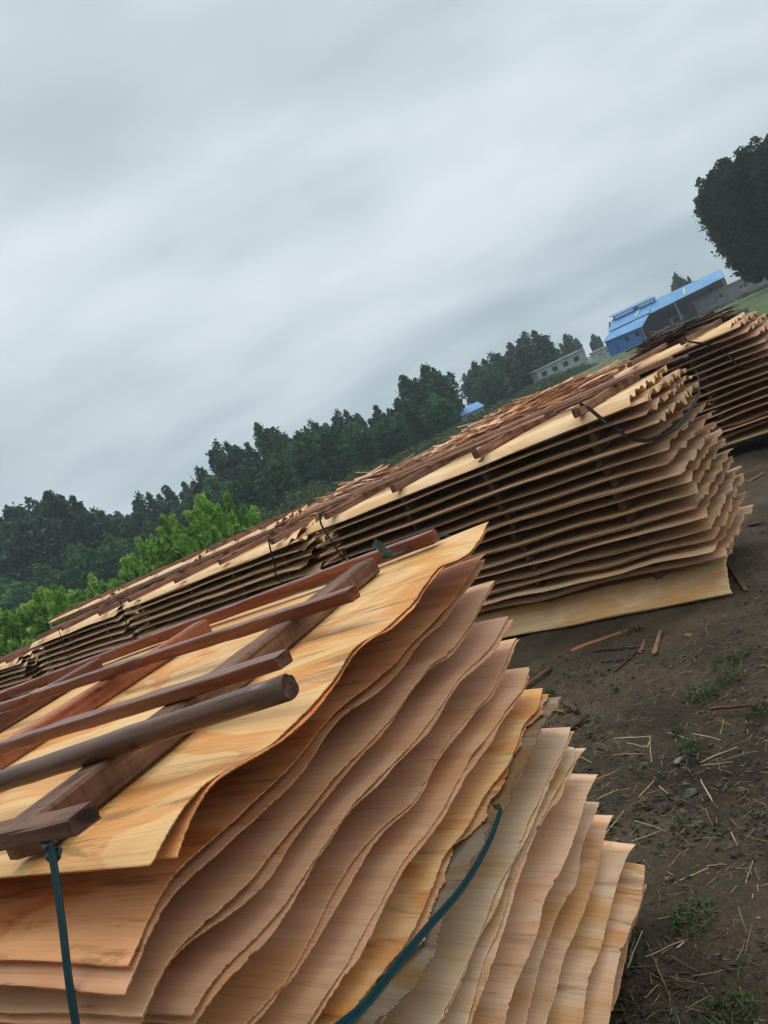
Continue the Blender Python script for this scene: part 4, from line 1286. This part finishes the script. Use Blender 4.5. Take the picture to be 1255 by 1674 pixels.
def visible_soil(r):
    """random point on the open soil between the near stack and the middle row"""
    while True:
        px, py = r.uniform(840, 1300), r.uniform(860, 1720)
        dx, dy = px - 627.5, py - 837
        d = FW * FPX + RT * (dx * cr - dy * sr) - UPV * (dx * sr + dy * cr)
        if d[2] >= 0: continue
        p = d * (-EYE / d[2])
        if np.hypot(p[0], p[1]) > 9: continue
        q = p[:2] - A0; s = q @ LD; o = q @ ND
        if o > -.02 and s > -.15 and o < 1.1: continue
        return p[0], p[1]


def soil_at(px, py, z=0):
    dx, dy = px - 627.5, py - 837
    d = FW * FPX + RT * (dx * cr - dy * sr) - UPV * (dx * sr + dy * cr)
    p = d * ((z - EYE) / d[2]); return float(p[0]), float(p[1])


def stalk_mesh(seed, L, w, kink=.1):
    r = np.random.default_rng(seed); n = 6; k = 5
    V = []
    yo = np.cumsum(r.normal(0, kink * L / 12, n)); zo = np.abs(np.cumsum(r.normal(0, .0015, n)))
    for i in range(n):
        x = (i / (n - 1) - .5) * L; rad = w / 2 * (1 - .4 * abs(i / (n - 1) - .3))
        for j in range(k): V.append((x, yo[i] + math.cos(j / k * 6.283) * rad, zo[i] + rad + math.sin(j / k * 6.283) * rad * .7))
    F = [(i*k+j, i*k+(j+1) % k, (i+1)*k+(j+1) % k, (i+1)*k+j) for i in range(n-1) for j in range(k)]
    return np.array(V), np.array(F)


# stalks one can pick out in the photo: two end pixels each
STALKS = [((1110, 1558), (1128, 1545)), ((1057, 1571), (1125, 1545)), ((1027, 1590), (1051, 1528)), ((1105, 1449), (1160, 1425)), ((1158, 1422), (1190, 1421)), ((1078, 1509), (1165, 1489)), ((1222, 1452), (1234, 1413)), ((1034, 1381), (1082, 1363)), ((1006, 1212), (1064, 1209)),
          ((1002, 1239), (1053, 1238)), ((1094, 1202), (1145, 1218)), ((1065, 1207), (1068, 1250)), ((1146, 1252), (1208, 1227)), ((1148, 1257), (1200, 1251)), ((971, 1282), (1015, 1262)), ((978, 1312), (1012, 1296)), ((988, 1372), (1022, 1331)), ((1040, 1348), (1090, 1364)), ((1046, 1309), (1072, 1281)),
          ((1148, 1280), (1167, 1320)), ((1060, 1225), (1065, 1215)), ((1026, 1219), (1062, 1227)), ((1133, 1204), (1180, 1216)), ((1004, 1425), (1020, 1393)), ((1198, 1366), (1212, 1390)), ((1215, 1505), (1252, 1510)), ((1230, 1500), (1236, 1470)), ((1080, 1290), (1096, 1302)), ((945, 1240), (970, 1252)), ((988, 1221), (996, 1233))]
for k, (a_, b_) in enumerate(STALKS):
    p, q = np.array(soil_at(*a_)), np.array(soil_at(*b_)); d = q - p; L_ = float(np.linalg.norm(d))
    V, F = stalk_mesh(800 + k, L_, .0055, .12)
    me = mesh_np('straw_stalk', V, F, M_STRAW)
    link('straw_stalk', me, label='dry pale straw stalk lying on the dark soil', cat='straw', group='straw stalks scattered on the dark soil', color=jit((1, 1, .95), .2),
         mw=Matrix.Translation(((p[0] + q[0]) / 2, (p[1] + q[1]) / 2, .010)) @ Matrix.Rotation(math.atan2(d[1], d[0]), 4, 'Z'))


def litter():
    r = np.random.default_rng(90)
    mb = MB()
    for k in range(1000):
        x, y = visible_soil(r); L_ = r.uniform(.012, .07) * (1 if r.random() < .75 else 1.7)
        V, F = stalk_mesh(int(r.integers(1e6)), L_, r.uniform(.0014, .0036), .2)
        a = r.uniform(0, 6.28); c, s = math.cos(a), math.sin(a)
        tl = r.normal(0, .15)
        V2 = np.c_[V[:, 0] * c - V[:, 1] * s + x, V[:, 0] * s + V[:, 1] * c + y, V[:, 2] + .006 + V[:, 0] * tl + abs(tl) * L_ / 2]
        mb.add(V2, F)
    link('straw_litter', mb.mesh('straw_litter', M_STRAW, True), label='fine chopped straw scattered over the dark soil', cat='straw litter', kind='stuff', color=(.72, .66, .56))
    mb = MB()
    for k in range(8000):
        x, y = visible_soil(r); s = min(.022, .002 + r.exponential(.003))
        P = np.array([(1, 0, 0), (0, 1, 0), (-1, 0, 0), (0, -1, 0), (.5, .5, .8), (-.5, .5, .8), (-.5, -.5, .8), (.5, -.5, .8)]) * s * r.uniform(.6, 1.3, (8, 3)) * np.array([1, 1, .8])
        a = r.uniform(0, 6.28); c, sn = math.cos(a), math.sin(a)
        P = np.c_[P[:, 0] * c - P[:, 1] * sn + x, P[:, 0] * sn + P[:, 1] * c + y, P[:, 2] + .002 + r.uniform(0, .006)]
        mb.add(P, [(0, 1, 5, 4), (1, 2, 6, 5), (2, 3, 7, 6), (3, 0, 4, 7), (4, 5, 6, 7)])
    link('soil_clods', mb.mesh('soil_clods', M_CLOD), label='small clods and grit strewn over the dark soil', cat='soil clods', kind='stuff')
    mb = MB()
    for k in range(420):
        x, y = visible_soil(r); L_ = r.uniform(.008, .04); w_ = L_ * r.uniform(.1, .4)
        a = r.uniform(0, 6.28); tl, t2 = r.normal(0, .25), r.normal(0, .25)
        X = np.array([math.cos(a), math.sin(a), tl]); Y = np.array([-math.sin(a), math.cos(a), t2]); c = np.array([x, y, .010 + abs(tl) * L_ / 2])
        P = [c - X*L_/2 - Y*w_/2, c + X*L_/2 - Y*w_*.3, c + X*L_*.45 + Y*w_/2, c - X*L_*.4 + Y*w_/2]
        mb.hexa(P + [q + np.array([0, 0, .002]) for q in P])
    link('bark_chips', mb.mesh('bark_chips', M_SCRAPD), label='brown bark and wood chips trodden into the soil', cat='wood chips', kind='stuff')


M_CLOD = principled('clod', lambda t: t.ramp(t.noise(objcoord(t, False), 25, 3), [(.3, (.035, .027, .018)), (.6, (.075, .06, .042)), (.74, (.14, .12, .09))]), rough=.95)
M_SCRAPD = principled('dark_wood_chip', lambda t: t.ramp(t.noise(objcoord(t, False), 9, 3), [(.3, (.030, .018, .012)), (.55, (.075, .042, .026)), (.75, (.19, .11, .065))]), rough=.85)
litter()


def grass_tuft(px, py, R, n, h, label, seed):
    r = np.random.default_rng(seed); x, y = soil_at(px, py)
    mb = MB()
    for k in range(n):
        a = r.uniform(0, 6.28); q = R * math.sqrt(r.random()); bx, by = math.cos(a) * q, math.sin(a) * q
        d = r.uniform(0, 6.28); L_ = h * r.uniform(.5, 1.3); ln = r.uniform(.3, 1.1); w_ = .0028
        pts = [np.array([bx, by, 0]), np.array([bx + math.cos(d) * L_ * .3 * ln, by + math.sin(d) * L_ * .3 * ln, L_ * .6]), np.array([bx + math.cos(d) * L_ * .9 * ln, by + math.sin(d) * L_ * .9 * ln, L_ * .75])]
        sd_ = np.array([-math.sin(d), math.cos(d), 0]) * w_
        V = [pts[0] - sd_, pts[0] + sd_, pts[1] - sd_, pts[1] + sd_, pts[2] - sd_ * .1, pts[2] + sd_ * .1]
        mb.add(V, [(0, 1, 3, 2), (2, 3, 5, 4)])
    link('grass_tuft', mb.mesh('grass_tuft', M_GRASS), label=label, cat='grass tuft', mw=Matrix.Translation((x, y, 0)), color=(1, 1, 1))


for k, (a_, b_, R_, n_, h_, lb) in enumerate([(1150, 1138, .07, 70, .05, 'green grass tuft on the soil in line with the big middle stack'), (1190, 1085, .08, 50, .05, 'grass tuft at the right edge, higher up the soil'), (1135, 1510, .07, 130, .05, 'thick grass tuft on the soil near the lower right'),
                                              (1130, 1225, .05, 45, .045, 'small grass tuft beside the long straw stalks'), (1035, 1035, .06, 45, .05, 'grass sprig just below the pale bottom sheet'), (1205, 1665, .07, 80, .05, 'grass tuft at the bottom right corner'),
                                              (1195, 1110, .06, 40, .045, 'sparse grass tuft below the highest tuft at the right edge'), (1110, 1205, .03, 18, .06, 'single thin grass sprig in the middle of the soil'), (1245, 1165, .06, 50, .05, 'grass tuft by the dark stick at the right edge'), (900, 1137, .03, 22, .06, 'tiny weed right beside the wavy stack'), (1115, 1350, .035, 26, .035, 'small weed among the straw')]):
    grass_tuft(a_, b_, R_, n_, h_, lb, 900 + k)

# wood scraps one can pick out
SCR = [((935, 1066), (1027, 1035), .045, (1.0, .62, .36), 'long orange wood splinter on the soil below the middle stack'), ((1070, 1072), (1082, 1037), .035, (.75, .6, .42), 'upright tan offcut lying beside the dark splinters'), ((1048, 1070), (1056, 1050), .03, (.5, .36, .3), 'short brown offcut next to the tan one'),
       ((1005, 1100), (1042, 1069), .018, (.22, .18, .16), 'thin dark diagonal splinter on the soil'), ((968, 1067), (1048, 1062), .016, (.2, .15, .13), 'thin dark stick lying parallel to the orange splinter'), ((855, 1128), (902, 1095), .04, (.42, .25, .18), 'dark red bark strip behind the wavy stack'),
       ((932, 1195), (962, 1176), .035, (.18, .14, .12), 'black wood scrap beside the wavy stack'), ((1160, 1163), (1250, 1158), .022, (.35, .2, .17), 'long red brown stick at the right edge'), ((905, 1163), (922, 1168), .03, (.9, .5, .3), 'small round orange bark chip'), ((1113, 1040), (1131, 1044), .03, (.9, .6, .4), 'small pale chip on the open soil'),
       ((1198, 925), (1222, 970), .07, (.42, .30, .25), 'thin dark veneer scrap hanging beside the pale bottom sheet'), ((925, 1150), (945, 1168), .05, (.32, .25, .21), 'grey brown flat board scrap half buried'), ((1225, 790), (1250, 775), .04, (1.0, .55, .3), 'orange chips by the right end of the middle stack'), ((1225, 860), (1255, 856), .05, (.3, .24, .2), 'dark flat scrap beside the right end of the middle stack'),
       ((1190, 747), (1222, 705), .03, (.6, .55, .5), 'pale stick leaning at the foot of the back stack'), ((985, 1085), (1040, 1080), .014, (.2, .16, .14), 'long thin dark twig on the soil')]
for k, (a_, b_, w_, c_, lb) in enumerate(SCR):
    p, q = soil_at(*a_), soil_at(*b_)
    h_ = .008 if w_ > .02 else .006
    bar('wood_scrap', (p[0], p[1], .008), (q[0], q[1], .016), w_ * .8, h_, M_SCRAP, seed=950 + k, rough=.003, taper=random.choice([.35, .6, 1.0]), cat='wood scrap', color=tuple(x * .6 for x in c_), label=lb, nseg=8)


def stone(px, py, R, label, seed, col=(1, 1, 1)):
    r = np.random.default_rng(seed); x, y = soil_at(px, py)
    n, m_ = 14, 8; V = []
    ph = r.uniform(0, 6, 4)
    for i in range(m_):
        el_ = i / (m_ - 1) * math.pi / 2
        for j in range(n):
            a = j / n * 6.2832
            rad = R * (1 + .18 * math.sin(2 * a + ph[0]) + .10 * math.sin(3 * a + ph[1]) + .05 * math.sin(7 * a + ph[2]))
            V.append((math.cos(a) * rad * math.cos(el_) ** .7, math.sin(a) * rad * .72 * math.cos(el_) ** .7, math.sin(el_) * R * .34 - .004))
    F = [(i*n+j, i*n+(j+1) % n, (i+1)*n+(j+1) % n, (i+1)*n+j) for i in range(m_-1) for j in range(n)]
    link('stone', mesh_np('stone', V, F, M_STONE), label=label, cat='stone', color=col, mw=Matrix.Translation((x, y, 0)) @ Matrix.Rotation(r.uniform(0, 3), 4, 'Z'))


stone(1127, 1296, .032, 'flat brown stone half buried among the straw', 1)
stone(1118, 1326, .022, 'grey stone just below the flat brown stone', 2, (1, 1.05, 1.1))
stone(1108, 1242, .022, 'small whitish stone beside the grass tuft', 3, (2.2, 2.3, 2.4))
stone(1215, 1567, .04, 'large flat embedded stone near the lower right edge', 4, (.9, .8, .75))
stone(1238, 1590, .025, 'small grey stone beside the large embedded one', 5, (1.2, 1.15, 1.1))
stone(1052, 1248, .02, 'dull grey pebble left of the straw stalks', 6, (.8, .8, .8))
stone(1090, 1530, .02, 'small blue grey pebble below the thick grass tuft', 7, (1, 1.1, 1.2))

# ------------------------------------------------------------------ haze
def haze():
    mb = MB(); mb.box((-320, -30, -1.2), (320, 330, 45))
    mt = bpy.data.materials.new('haze'); mt.use_nodes = True
    t = NT(mt.node_tree); out = t.new('ShaderNodeOutputMaterial')
    v = t.new('ShaderNodeVolumePrincipled'); t.inp(v, 'Color', (.80, .90, 1.0, 1)); t.inp(v, 'Density', .0009); t.inp(v, 'Anisotropy', .2)
    t.l.new(v.outputs[0], out.inputs['Volume'])
    link('haze', mb.mesh('haze', mt), label='thin pale damp haze over the whole yard and field', cat='haze', kind='stuff')


haze()
